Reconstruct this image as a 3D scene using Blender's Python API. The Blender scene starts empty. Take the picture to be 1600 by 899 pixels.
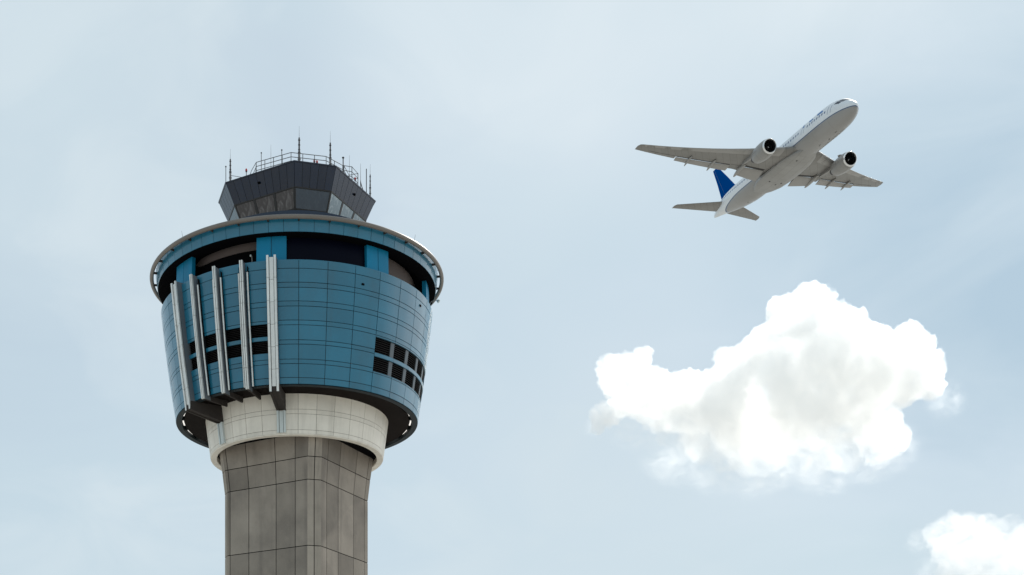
import bpy, bmesh, math, random
from math import sin, cos, radians, pi, sqrt, tan, atan2
from mathutils import Vector, Matrix, noise
random.seed(7)
scene = bpy.context.scene
COL = scene.collection

# ------------------------------------------------------------------ helpers
def link(o, parent=None):
    COL.objects.link(o)
    if parent is not None:
        o.parent = parent
    return o

def empty(name, loc=(0, 0, 0), label=None, cat=None, group=None):
    o = bpy.data.objects.new(name, None)
    o.empty_display_size = 1.0
    o.location = loc
    if label: o['label'] = label
    if cat: o['category'] = cat
    if group: o['group'] = group
    return link(o)

def mesh_obj(name, bm, mats, parent=None, smooth=False, angle=35, centre=True, label=None):
    """One mesh object out of a bmesh given in the thing's own coordinates; its origin goes to its middle."""
    bmesh.ops.recalc_face_normals(bm, faces=bm.faces[:])
    off = Vector((0, 0, 0))
    if centre and len(bm.verts):
        lo = Vector((min(v.co[i] for v in bm.verts) for i in range(3)))
        hi = Vector((max(v.co[i] for v in bm.verts) for i in range(3)))
        off = (lo + hi) / 2
        for v in bm.verts:
            v.co -= off
    me = bpy.data.meshes.new(name)
    bm.to_mesh(me)
    bm.free()
    if not isinstance(mats, (list, tuple)): mats = [mats]
    for m in mats: me.materials.append(m)
    if smooth:
        for p in me.polygons: p.use_smooth = True
        try: me.set_sharp_from_angle(angle=radians(angle))
        except Exception: pass
    o = bpy.data.objects.new(name, me)
    o['_off'] = off
    link(o, parent)
    po = Vector(parent['_off']) if parent is not None and '_off' in parent else Vector((0, 0, 0))
    o.location = off - po
    if label: o['label'] = label
    return o

def hexa(bm, p):
    """box out of 8 points: bottom ring 0..3, top ring 4..7"""
    v = [bm.verts.new(q) for q in p]
    for f in ((0, 3, 2, 1), (4, 5, 6, 7), (0, 1, 5, 4), (1, 2, 6, 5), (2, 3, 7, 6), (3, 0, 4, 7)):
        bm.faces.new([v[i] for i in f])

def tube(bm, pts, r, n=8, cap=True):
    """swept round bar; r a number or one per point"""
    pts = [Vector(p) for p in pts]
    rs = r if isinstance(r, (list, tuple)) else [r] * len(pts)
    rings = []
    ref = None
    for i, p in enumerate(pts):
        d = (pts[min(i + 1, len(pts) - 1)] - pts[max(i - 1, 0)]).normalized()
        if ref is None:
            ref = d.orthogonal().normalized()
        a = (ref - d * ref.dot(d))
        a = a.normalized() if a.length > 1e-6 else d.orthogonal().normalized()
        ref = a
        b = d.cross(a)
        rings.append([bm.verts.new(p + (a * cos(2 * pi * k / n) + b * sin(2 * pi * k / n)) * rs[i]) for k in range(n)])
    for i in range(len(rings) - 1):
        for k in range(n):
            bm.faces.new([rings[i][k], rings[i][(k + 1) % n], rings[i + 1][(k + 1) % n], rings[i + 1][k]])
    if cap:
        bm.faces.new(rings[0][::-1]); bm.faces.new(rings[-1])

def loft(bm, rings, cap=True, mat=0):
    vr = [[bm.verts.new(p) for p in r] for r in rings]
    n = len(vr[0])
    for i in range(len(vr) - 1):
        for k in range(n):
            f = bm.faces.new([vr[i][k], vr[i][(k + 1) % n], vr[i + 1][(k + 1) % n], vr[i + 1][k]])
            f.material_index = mat
    if cap:
        for r in (vr[0][::-1], vr[-1]):
            f = bm.faces.new(r); f.material_index = mat

def lathe_z(bm, prof, n=128, closed=False, rot=0.0):
    """revolve (r, h) profile round the tower axis"""
    rings = []
    for r, h in prof:
        rings.append([bm.verts.new((r * sin(2 * pi * k / n + rot), -r * cos(2 * pi * k / n + rot), h)) for k in range(n)])
    m = len(prof)
    for i in range(m if closed else m - 1):
        a, b = rings[i], rings[(i + 1) % m]
        for k in range(n):
            bm.faces.new([a[k], a[(k + 1) % n], b[(k + 1) % n], b[k]])
    return rings

def lathe_x(bm, prof, org, n=48, mat=0):
    """revolve (a, r) profile round the aircraft's x axis; a runs aft"""
    rings = []
    for a, r in prof:
        rings.append([bm.verts.new((org[0] - a, org[1] + r * sin(2 * pi * k / n), org[2] + r * cos(2 * pi * k / n))) for k in range(n)])
    for i in range(len(prof) - 1):
        for k in range(n):
            f = bm.faces.new([rings[i][k], rings[i][(k + 1) % n], rings[i + 1][(k + 1) % n], rings[i + 1][k]])
            f.material_index = mat
    return rings

# ------------------------------------------------------------------ materials
def mat(name, base, rough=0.5, metal=0.0, spec=0.5, var=0.0, island=0.0, dirt=0.0, dirt_col=(0.05, 0.045, 0.04), scale=1.0,
        streak=0.0, bump=0.0, coat=0.0, coat_rough=0.05, emit=0.0, panel=None):
    """procedural surface: base colour with noise clouding, piece-to-piece variation, dirt and vertical runs"""
    m = bpy.data.materials.new(name); m.use_nodes = True
    nt = m.node_tree; N = nt.nodes; L = nt.links
    b = N['Principled BSDF']
    b.inputs['Roughness'].default_value = rough
    b.inputs['Metallic'].default_value = metal
    b.inputs['Specular IOR Level'].default_value = spec
    b.inputs['Coat Weight'].default_value = coat; b.inputs['Coat Roughness'].default_value = coat_rough
    col = N.new('ShaderNodeRGB'); col.outputs[0].default_value = (*base, 1)
    out = col.outputs[0]
    tc = N.new('ShaderNodeTexCoord')
    def mix(a, facsock, colour=None, mode='MIX', bval=None):
        x = N.new('ShaderNodeMix'); x.data_type = 'RGBA'; x.blend_type = mode
        L.new(facsock, x.inputs[0]); L.new(a, x.inputs[6])
        if colour is not None: x.inputs[7].default_value = (*colour, 1)
        if bval is not None: L.new(bval, x.inputs[7])
        return x.outputs[2]
    def nz(sc, det=5, vec=None, rgh=0.55):
        n = N.new('ShaderNodeTexNoise'); n.inputs['Scale'].default_value = sc; n.inputs['Detail'].default_value = det
        n.inputs['Roughness'].default_value = rgh
        L.new(vec or tc.outputs['Object'], n.inputs['Vector'])
        return n.outputs['Fac']
    def rng(s, a, b_, c, d):
        r = N.new('ShaderNodeMapRange'); L.new(s, r.inputs['Value'])
        for k, v in zip(('From Min', 'From Max', 'To Min', 'To Max'), (a, b_, c, d)): r.inputs[k].default_value = v
        return r.outputs[0]
    def hsv(a, val):
        h = N.new('ShaderNodeHueSaturation'); L.new(a, h.inputs['Color']); L.new(val, h.inputs['Value'])
        return h.outputs[0]
    if var: out = hsv(out, rng(nz(scale), 0.25, 0.75, 1 - var, 1 + var))
    if island:
        g = N.new('ShaderNodeNewGeometry')
        out = hsv(out, rng(g.outputs['Random Per Island'], 0, 1, 1 - island, 1 + island))
    if dirt: out = mix(out, rng(nz(scale * 0.6, 8, rgh=0.65), 0.48, 0.78, 0, dirt), dirt_col)
    if streak:
        mp = N.new('ShaderNodeMapping'); mp.inputs['Scale'].default_value = (1, 1, 0.06)
        L.new(tc.outputs['Object'], mp.inputs['Vector'])
        out = mix(out, rng(nz(scale * 2.5, 6, mp.outputs[0]), 0.5, 0.8, 0, streak), dirt_col)
    if panel:       # skin panel joints
        br = N.new('ShaderNodeTexBrick'); br.inputs['Scale'].default_value = 1.0
        br.inputs['Brick Width'].default_value = panel[0]; br.inputs['Row Height'].default_value = panel[1]; br.inputs['Mortar Size'].default_value = panel[2]
        br.inputs['Color1'].default_value = (1, 1, 1, 1); br.inputs['Color2'].default_value = (0.90, 0.90, 0.90, 1); br.inputs['Mortar'].default_value = (0.55, 0.53, 0.50, 1)
        mpp = N.new('ShaderNodeMapping'); mpp.inputs['Rotation'].default_value = (0, 0, panel[3]); L.new(tc.outputs['Object'], mpp.inputs['Vector']); L.new(mpp.outputs[0], br.inputs['Vector'])
        x = N.new('ShaderNodeMix'); x.data_type = 'RGBA'; x.blend_type = 'MULTIPLY'; x.inputs[0].default_value = 1.0
        L.new(out, x.inputs[6]); L.new(br.outputs['Color'], x.inputs[7]); out = x.outputs[2]
    L.new(out, b.inputs['Base Color'])
    if bump:
        bp = N.new('ShaderNodeBump'); bp.inputs['Strength'].default_value = bump; bp.inputs['Distance'].default_value = 0.02
        L.new(nz(scale * 6, 4), bp.inputs['Height']); L.new(bp.outputs[0], b.inputs['Normal'])
    if emit:
        b.inputs['Emission Color'].default_value = (1, 0.95, 0.88, 1); b.inputs['Emission Strength'].default_value = emit
    return m

M = {}
M['blue'] = mat('blue_cladding', (0.008, 0.142, 0.232), 0.45, spec=0.35, coat=0.8, coat_rough=0.12, var=0.10, island=0.10, dirt=0.30, dirt_col=(0.03, 0.075, 0.10), scale=0.5, streak=0.30)
M['blue_bright'] = mat('blue_pilaster_cladding', (0.003, 0.180, 0.325), 0.45, spec=0.2, var=0.08, island=0.06, scale=0.6, streak=0.15)
M['joint'] = mat('dark_joint', (0.010, 0.012, 0.014), 0.9, spec=0.03, var=0.1)
M['joint_blue'] = mat('blue_joint', (0.008, 0.028, 0.042), 0.7, var=0.1)
M['cream'] = mat('cream_cladding', (0.80, 0.755, 0.67), 0.5, var=0.06, island=0.05, dirt=0.22, dirt_col=(0.28, 0.25, 0.2), scale=0.8, streak=0.3)
M['joint_cream'] = mat('cream_joint', (0.14, 0.12, 0.10), 0.8, var=0.1)
M['concrete'] = mat('grey_concrete', (0.27, 0.236, 0.2), 0.85, spec=0.25, var=0.16, island=0.22, dirt=0.5, dirt_col=(0.085, 0.075, 0.07), scale=0.5, streak=0.45, bump=0.3)
M['concrete_pale'] = mat('pale_concrete', (0.36, 0.315, 0.265), 0.85, spec=0.25, var=0.15, island=0.12, dirt=0.5, dirt_col=(0.10, 0.09, 0.08), scale=0.5, streak=0.8, bump=0.3)
M['steel'] = mat('brushed_steel', (0.72, 0.73, 0.71), 0.40, metal=0.35, var=0.06, island=0.05, dirt=0.2, dirt_col=(0.3, 0.29, 0.28), scale=1.2, streak=0.25)
M['fin_shade'] = mat('shaded_fin_steel', (0.13, 0.15, 0.17), 0.5, var=0.08)  # darker copy of the fin steel, shade of the blade sides put into colour
M['strip'] = mat('silver_strip', (0.58, 0.63, 0.62), 0.45, metal=0.2, var=0.06, scale=1.2, streak=0.2)
M['bracket'] = mat('brown_bracket_steel', (0.045, 0.039, 0.036), 0.7, spec=0.1, var=0.1)
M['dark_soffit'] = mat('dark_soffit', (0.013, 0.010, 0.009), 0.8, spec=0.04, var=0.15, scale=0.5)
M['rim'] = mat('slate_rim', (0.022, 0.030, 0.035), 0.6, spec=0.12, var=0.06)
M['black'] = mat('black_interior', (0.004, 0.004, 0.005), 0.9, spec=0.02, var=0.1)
M['louvre'] = mat('black_louvre', (0.010, 0.009, 0.010), 0.55, spec=0.35, var=0.1)
M['taupe'] = mat('taupe_plaster', (0.13, 0.105, 0.098), 0.8, var=0.08, scale=0.6)
M['violet_glass'] = mat('navy_glazing', (0.0015, 0.0022, 0.008), 0.4, spec=0.06, var=0.1)
M['tube'] = mat('beige_metal_tube', (0.17, 0.148, 0.13), 0.42, metal=0.1, var=0.08, dirt=0.3, dirt_col=(0.16, 0.14, 0.12), scale=0.7)
M['cabmetal'] = mat('charcoal_metal', (0.005, 0.017, 0.043), 0.2, metal=0.0, spec=0.5, var=0.08, island=0.10, scale=0.6, streak=0.15, dirt_col=(0.06, 0.06, 0.07))
M['mullion'] = mat('black_mullion', (0.010, 0.011, 0.014), 0.4, var=0.05)
M['roof'] = mat('grey_roof', (0.2, 0.2, 0.2), 0.8, var=0.1)
M['post'] = mat('grey_louvre_post', (0.085, 0.105, 0.122), 0.5, var=0.06)
M['rail'] = mat('galvanised_rail', (0.13, 0.135, 0.14), 0.7, metal=0.0, var=0.1)
M['antenna'] = mat('antenna_grey', (0.20, 0.20, 0.20), 0.5, var=0.1)
M['antenna_dark'] = mat('antenna_black', (0.05, 0.05, 0.055), 0.5, var=0.1)
M['red'] = mat('red_lens', (0.42, 0.012, 0.025), 0.55, spec=0.2, var=0.05)
M['slot'] = mat('white_light_strip', (0.8, 0.8, 0.78), 0.5, emit=0.85, var=0.02)
M['white'] = mat('white_paint', (0.78, 0.79, 0.80), 0.28, coat=0.2, var=0.03, scale=0.2)

def glass_mat(name, base, rough, streak_col, amt, tilt):
    """opaque tinted pane with creased blind; the pale one has sky brightness painted in"""
    m = mat(name, base, rough, spec=0.6)
    nt = m.node_tree; N = nt.nodes; L = nt.links
    b = N['Principled BSDF']; tc = N.new('ShaderNodeTexCoord')
    mp = N.new('ShaderNodeMapping'); mp.inputs['Rotation'].default_value = (0, tilt, 0.3); mp.inputs['Scale'].default_value = (1.3, 1.3, 0.45)
    L.new(tc.outputs['Object'], mp.inputs['Vector'])
    n = N.new('ShaderNodeTexNoise'); n.inputs['Scale'].default_value = 1.6; n.inputs['Detail'].default_value = 5
    n.inputs['Distortion'].default_value = 1.6
    L.new(mp.outputs[0], n.inputs['Vector'])
    cr = N.new('ShaderNodeMapRange')
    for k, v in zip(('From Min', 'From Max', 'To Min', 'To Max'), (0.48, 0.72, 0, amt)): cr.inputs[k].default_value = v
    L.new(n.outputs['Fac'], cr.inputs['Value'])
    x = N.new('ShaderNodeMix'); x.data_type = 'RGBA'; L.new(cr.outputs[0], x.inputs[0])
    x.inputs[6].default_value = (*base, 1); x.inputs[7].default_value = (*streak_col, 1)
    L.new(x.outputs[2], b.inputs['Base Color'])
    return m
M['glass_brown'] = glass_mat('brown_tinted_glass', (0.046, 0.042, 0.047), 0.07, (0.24, 0.23, 0.235), 0.8, 0.7)
M['glass_skylit'] = glass_mat('sky_pale_glass', (0.20, 0.27, 0.31), 0.05, (0.55, 0.64, 0.66), 1.0, 0.5)  # pale tone stands for sky brightness in the right panes, put into colour
M['glass_slate'] = glass_mat('slate_tinted_glass', (0.034, 0.058, 0.088), 0.06, (0.075, 0.11, 0.145), 0.5, 0.5)
M['glass_clear'] = glass_mat('sky_tinted_glass', (0.10, 0.15, 0.18), 0.06, (0.2, 0.25, 0.28), 0.5, 0.3)

# ------------------------------------------------------------------ camera (upright view camera with a raised, shifted frame)
CAM = Vector((0, 0, 1.7))
FPX, CXP, CYP = 1950.0, 495.0, 1280.0        # focal length and principal point in photo pixels
cd = bpy.data.cameras.new('camera'); co = bpy.data.objects.new('camera', cd); COL.objects.link(co)
co.location = CAM; co.rotation_euler = (radians(90), 0, 0)
cd.sensor_fit = 'HORIZONTAL'; cd.sensor_width = 36; cd.lens = 36 * FPX / 1600
cd.shift_x = (800 - CXP) / 1600; cd.shift_y = (CYP - 449.5) / 1600
cd.clip_start = 0.5; cd.clip_end = 40000
scene.camera = co

# ------------------------------------------------------------------ control tower
# heights below are metres above the camera; the ground is 1.7 m lower
G = 1.7
TX, TY = -1.27, 80.0
tower = empty('control_tower', (TX, TY, 0), 'airport control tower with blue round drum and dark glazed cab on a concrete shaft', 'control tower')

def pol(r, th, h):
    return Vector((r * sin(th), -r * cos(th), h + G))

def h_at(v, r, th=0.0):
    return (CYP - v) / FPX * (80 - r * cos(th))

# --- shaft: square with cut corners, clad in concrete panels
SH = empty('shaft_tmp'); bpy.data.objects.remove(SH)
def shaft_d(h):
    if h <= 20.55: return 3.55
    t = (h - 20.55) / 2.6
    return 3.55 + 0.25 * min(1.15, t) ** 1.15
CUT = 0.60
def face_pt(az, t, h, out=0.0):
    d = shaft_d(h) + out
    return Vector((sin(az) * d + cos(az) * t, -cos(az) * d + sin(az) * t, h + G))
def cham_pt(az, t, h, out=0.0):
    d = shaft_d(h); L = d - CUT
    d2 = (d + L) / sqrt(2) + out
    return Vector((sin(az) * d2 + cos(az) * t, -cos(az) * d2 + sin(az) * t, h + G))
levels = [-1.7, 0.55, 4.55, 8.55, 12.55, 16.55, 20.55, 21.9, 23.35]
bm = bmesh.new()
gap = 0.05
seams = {-31: [-2.7, -1.3, 0.69, 2.05], 59: [-2.24, -0.85, 1.07, 2.48], 149: [-2.0, -0.7, 0.7, 2.0], 239: [-2.0, -0.7, 0.7, 2.0]}
for az_d, ss in seams.items():
    az = radians(az_d)
    for i in range(len(levels) - 1):
        h0, h1 = levels[i] + gap / 2, levels[i + 1] - gap / 2
        edges = [None] + ss + [None]
        for k in range(len(edges) - 1):
            def tt(e, h, side):
                if e is None:
                    L = shaft_d(h) - CUT
                    return -L if side < 0 else L
                return e * (shaft_d(h) / 3.5)
            q = []
            for h in (h0, h1):
                a = tt(edges[k], h, -1) + (gap / 2 if edges[k] is not None else 0)
                b = tt(edges[k + 1], h, 1) - (gap / 2 if edges[k + 1] is not None else 0)
                q.append((face_pt(az, a, h), face_pt(az, b, h), face_pt(az, b, h, -0.06), face_pt(az, a, h, -0.06)))
            hexa(bm, list(q[0]) + list(q[1]))
shaft = mesh_obj('shaft', bm, M['concrete'], tower)
for az_d in (14, 104, 194, 284):
    bm = bmesh.new()
    az = radians(az_d)
    for i in range(len(levels) - 1):
        h0, h1 = levels[i] + gap / 2, levels[i + 1] - gap / 2
        w = CUT * sqrt(2) / 2
        for a, b in ((-w, -gap / 2), (gap / 2, w)):
            q = []
            for h in (h0, h1):
                q.append((cham_pt(az, a, h), cham_pt(az, b, h), cham_pt(az, b * 0.92, h, -0.055), cham_pt(az, a * 0.92, h, -0.055)))
            hexa(bm, list(q[0]) + list(q[1]))
    mesh_obj('corner_panel', bm, M['concrete_pale'], shaft, label='paler weathered concrete corner strip of the shaft')
bm = bmesh.new()
rings = []
for h in levels:
    d = shaft_d(h) - 0.035; L = d - CUT
    r = []
    for az_d in (-31, 59, 149, 239):
        az = radians(az_d)
        for t in (-L, L):
            r.append((sin(az) * d + cos(az) * t, -cos(az) * d + sin(az) * t, h + G))
    rings.append(r)
loft(bm, rings)
mesh_obj('shaft_core', bm, M['joint'], shaft)

# --- cladding tiles on a cone
def ring_tiles(bm, rfun, rows, cols, g, thick, skip=None, sub=2):
    for i in range(len(rows) - 1):
        h0, h1 = rows[i] + g / 2, rows[i + 1] - g / 2
        if h1 - h0 < 0.02: continue
        for a, b in cols:
            if skip and skip(h0, h1, a, b): continue
            for s in range(1):
                rm = rfun((h0 + h1) / 2)
                da = g / 2 / rm
                j = [random.uniform(-0.006, 0.006) for _ in range(4)]     # panels never sit quite true
                n = max(1, int(round((b - a) / radians(11.25 / sub))))
                th = [a + da + (b - a - 2 * da) * k / n for k in range(n + 1)]
                vo0 = [bm.verts.new(pol(rfun(h0) + j[0] + (j[1] - j[0]) * q / n, t, h0)) for q, t in enumerate(th)]; vo1 = [bm.verts.new(pol(rfun(h1) + j[2] + (j[3] - j[2]) * q / n, t, h1)) for q, t in enumerate(th)]
                vi0 = [bm.verts.new(pol(rfun(h0) - thick, t, h0)) for t in th]; vi1 = [bm.verts.new(pol(rfun(h1) - thick, t, h1)) for t in th]
                for k in range(n):
                    bm.faces.new([vo0[k], vo0[k + 1], vo1[k + 1], vo1[k]])
                    bm.faces.new([vi0[k + 1], vi0[k], vi1[k], vi1[k + 1]])
                    bm.faces.new([vo1[k], vo1[k + 1], vi1[k + 1], vi1[k]])
                    bm.faces.new([vi0[k], vi0[k + 1], vo0[k + 1], vo0[k]])
                bm.faces.new([vo0[0], vo1[0], vi1[0], vi0[0]]); bm.faces.new([vi0[-1], vi1[-1], vo1[-1], vo0[-1]])

def slab(bm, r_in, r_out, a, b, h0, h1, n=6, rin1=None, rout1=None):
    """curved block between two angles; radii may differ at the top"""
    rin1 = r_in if rin1 is None else rin1; rout1 = r_out if rout1 is None else rout1
    rings = []
    for k in range(n + 1):
        t = a + (b - a) * k / n
        rings.append([pol(r_in, t, h0), pol(r_out, t, h0), pol(rout1, t, h1), pol(rin1, t, h1)])
    loft(bm, rings)

STEP = radians(11.25); PH = radians(1.6)
def drum_r(h): return 7.717 + (h - 25.2) * (0.933 / 6.8) + 0.05 * sin(pi * min(1, max(0, (h - 25.2) / 6.8)))
HTOP = 31.98
ys = [600, 590, 568.3, 561.2, 537.8, 531, 507.6, 500.2, 478.2, 470.3, 449, 441, 419.3]
rows = []
for y in ys:
    h = 28.0
    for _ in range(8): h = h_at(y, drum_r(h))
    rows.append(h)
rows[0] = 25.2
rows.append(HTOP)
# louvre openings: (angle range, height range)
LL0, LL1 = radians(-55.0), radians(-8.5)
LV = [(LL0, LL1, 27.84, 28.52), (LL0, LL1, 26.94, 27.62)]
R0, R1 = PH + 3 * STEP, PH + 8 * STEP
LV += [(R0, R1, 27.47, 28.33), (R0, R1, 26.42, 27.25)]
def covered(h0, h1, a, b):
    am = (a + b) / 2
    return (LL0 - 0.02 < am < LL1 + 0.02 and h1 > 26.94 and h0 < 28.52) or (R0 < am < R1 and h1 > 26.42 and h0 < 28.33)
bm = bmesh.new()
cols = [(PH + k * STEP, PH + (k + 1) * STEP) for k in range(-16, 16)]
normal_cols = [c for c in cols if not (LL0 < (c[0] + c[1]) / 2 < LL1) and not (R0 < (c[0] + c[1]) / 2 < R1)]
GAP = 0.034
ring_tiles(bm, drum_r, rows, normal_cols, GAP, 0.05, sub=4)
def split_rows(bounds):
    lo, hi = bounds[0][0], bounds[-1][1]
    below = [r for r in rows if r < lo - 0.08] + [lo]
    above = [hi] + [r for r in rows if r > hi + 0.08]
    return below, above
lc = [c for c in cols if LL0 < (c[0] + c[1]) / 2 < LL1]
lo_edge, hi_edge = min(c[0] for c in lc), max(c[1] for c in lc)
for cset, bnds in ((lc, [(26.94, 27.62), (27.84, 28.52)]), ([c for c in cols if R0 < (c[0] + c[1]) / 2 < R1], [(26.42, 27.25), (27.47, 28.33)])):
    below, above = split_rows(bnds)
    ring_tiles(bm, drum_r, below, cset, GAP, 0.05, sub=4)
    ring_tiles(bm, drum_r, [bnds[0][1], bnds[1][0]], cset, GAP * 0.5, 0.05, sub=4)
    ring_tiles(bm, drum_r, above, cset, GAP, 0.05, sub=4)
drum = mesh_obj('drum', bm, M['blue'], tower, smooth=True, angle=20)
bm = bmesh.new()
lathe_z(bm, [(drum_r(h) - 0.035, h + G) for h in (25.22, 26.42)] , 128)
lathe_z(bm, [(drum_r(h) - 0.035, h + G) for h in (28.52, 30, HTOP - 0.02)], 128)
mesh_obj('drum_backing', bm, M['joint_blue'], drum, smooth=True)
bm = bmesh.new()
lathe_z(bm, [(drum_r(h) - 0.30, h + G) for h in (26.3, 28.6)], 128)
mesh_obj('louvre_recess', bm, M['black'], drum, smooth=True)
# backing strips round the louvre rows
bm = bmesh.new()
for (a0, a1) in ((hi_edge, R0), (R1, lo_edge + 2 * pi)):
    slab(bm, drum_r(26.42) - 0.12, drum_r(26.42) - 0.036, a0, a1, 26.421, 28.519, 24, drum_r(28.52) - 0.12, drum_r(28.52) - 0.036)
for (a0, a1, b) in ((lo_edge, hi_edge, [(26.42, 26.94), (27.62, 27.84)]), (R0, R1, [(27.25, 27.47), (28.33, 28.52)])):
    for h0, h1 in b:
        slab(bm, drum_r(h0) - 0.12, drum_r(h0) - 0.036, a0, a1, h0 + 0.003, h1 - 0.003, 16, drum_r(h1) - 0.12, drum_r(h1) - 0.036)
mesh_obj('louvre_surround', bm, M['joint_blue'], drum, smooth=True, angle=20)
# louvre grilles: tilted blades, one grille per bay
def grille(a, b, h0, h1):
    bm = bmesh.new()
    n = 7
    for i in range(n):
        hc = h0 + (h1 - h0) * (i + 0.5) / n; dh = (h1 - h0) / n
        rr = drum_r(hc)
        rings = []
        for k in range(5):
            t = a + (b - a) * k / 4
            rings.append([pol(rr - 0.17, t, hc + dh * 0.38), pol(rr - 0.08, t, hc - dh * 0.36), pol(rr - 0.07, t, hc - dh * 0.26), pol(rr - 0.16, t, hc + dh * 0.48)])
        loft(bm, rings)
    return mesh_obj('louvre', bm, M['louvre'], drum)
fin_th = [radians(-8.5 - 11.35 * k) for k in range(5)]
for h0, h1 in ((26.94, 27.62), (27.84, 28.52)):
    for k in range(4):
        grille(fin_th[k + 1] + 0.012, fin_th[k] - 0.012, h0 + 0.01, h1 - 0.01)
posts = [radians(d) for d in (45.5, 56.1, 66.6, 77.4, 88.0)]
pe = [R0] + posts + [R1]
for h0, h1 in ((26.42, 27.25), (27.47, 28.33)):
    for k in range(len(pe) - 1):
        a = pe[k] + (0.022 if k else 0.004); b = pe[k + 1] - (0.022 if k < len(pe) - 2 else 0.004)
        grille(a, b, h0 + 0.01, h1 - 0.01)
    for p in posts:
        bm = bmesh.new()
        slab(bm, drum_r(h0) - 0.14, drum_r(h0) - 0.065, p - 0.020, p + 0.020, h0 + 0.004, h1 - 0.004, 2, drum_r(h1) - 0.14, drum_r(h1) - 0.065)
        mesh_obj('louvre_post', bm, M['post'], drum)
# small vents on the drum skin
for th, v in ((27.5, 30.98), (62, 31.2)):
    bm = bmesh.new(); t = radians(th)
    slab(bm, drum_r(v) - 0.01, drum_r(v) + 0.05, t - 0.010, t + 0.010, v, v + 0.10, 2)
    mesh_obj('vent', bm, M['black'], drum)
# parapet cap
bm = bmesh.new()
lathe_z(bm, [(drum_r(HTOP) - 0.004, HTOP + G - 0.015), (drum_r(HTOP) - 0.004, HTOP + G + 0.02), (drum_r(HTOP) - 0.3, HTOP + G + 0.02), (drum_r(HTOP) - 0.3, HTOP + G - 0.3)], 128)
mesh_obj('parapet_cap', bm, M['blue'], drum, smooth=True)

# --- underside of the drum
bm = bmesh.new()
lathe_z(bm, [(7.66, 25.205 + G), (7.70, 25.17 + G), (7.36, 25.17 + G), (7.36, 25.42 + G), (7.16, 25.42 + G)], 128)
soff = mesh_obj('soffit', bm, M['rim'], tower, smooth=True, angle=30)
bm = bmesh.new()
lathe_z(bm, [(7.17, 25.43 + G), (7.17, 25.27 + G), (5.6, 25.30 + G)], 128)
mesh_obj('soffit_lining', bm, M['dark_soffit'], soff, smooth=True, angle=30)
for k in range(24):
    t = radians(90 + 15 * k)
    bm = bmesh.new()
    slab(bm, 7.22, 7.30, t - radians(3.4), t + radians(3.4), 25.36, 25.41, 6)
    mesh_obj('light_strip', bm, M['slot'], soff)
    bm = bmesh.new()
    slab(bm, 7.175, 7.355, t + radians(7.0), t + radians(8.0), 25.30, 25.40, 1)
    mesh_obj('soffit_clip', bm, M['joint'], soff)

# --- collar
def coll_r(h): return 5.525 + (h - 23.0) * (0.325 / 2.35)
crow = [23.12, h_at(646.8, 5.66), h_at(639.6, 5.7), 25.30]
crow = [23.0, h_at(671.5, 5.56)] + crow[1:]
bm = bmesh.new()
ring_tiles(bm, coll_r, crow, [(PH + k * STEP, PH + (k + 1) * STEP) for k in range(-16, 16)], 0.020, 0.05, sub=4)
collar = mesh_obj('collar', bm, M['cream'], tower, smooth=True, angle=20)
bm = bmesh.new()
lathe_z(bm, [(coll_r(23.02) - 0.02, 23.02 + G), (coll_r(25.28) - 0.02, 25.28 + G)], 128)
mesh_obj('collar_backing', bm, M['joint_cream'], collar, smooth=True)
bm = bmesh.new()
lathe_z(bm, [(5.52, 23.0 + G), (5.50, 22.955 + G), (5.13, 22.955 + G), (5.10, 23.0 + G), (5.10, 23.5 + G)], 128)
mesh_obj('collar_rim', bm, M['cream'], collar, smooth=True, angle=30)
bm = bmesh.new()
lathe_z(bm, [(5.11, 23.3 + G), (3.0, 23.32 + G)], 96)
mesh_obj('collar_recess', bm, M['black'], collar)

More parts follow.
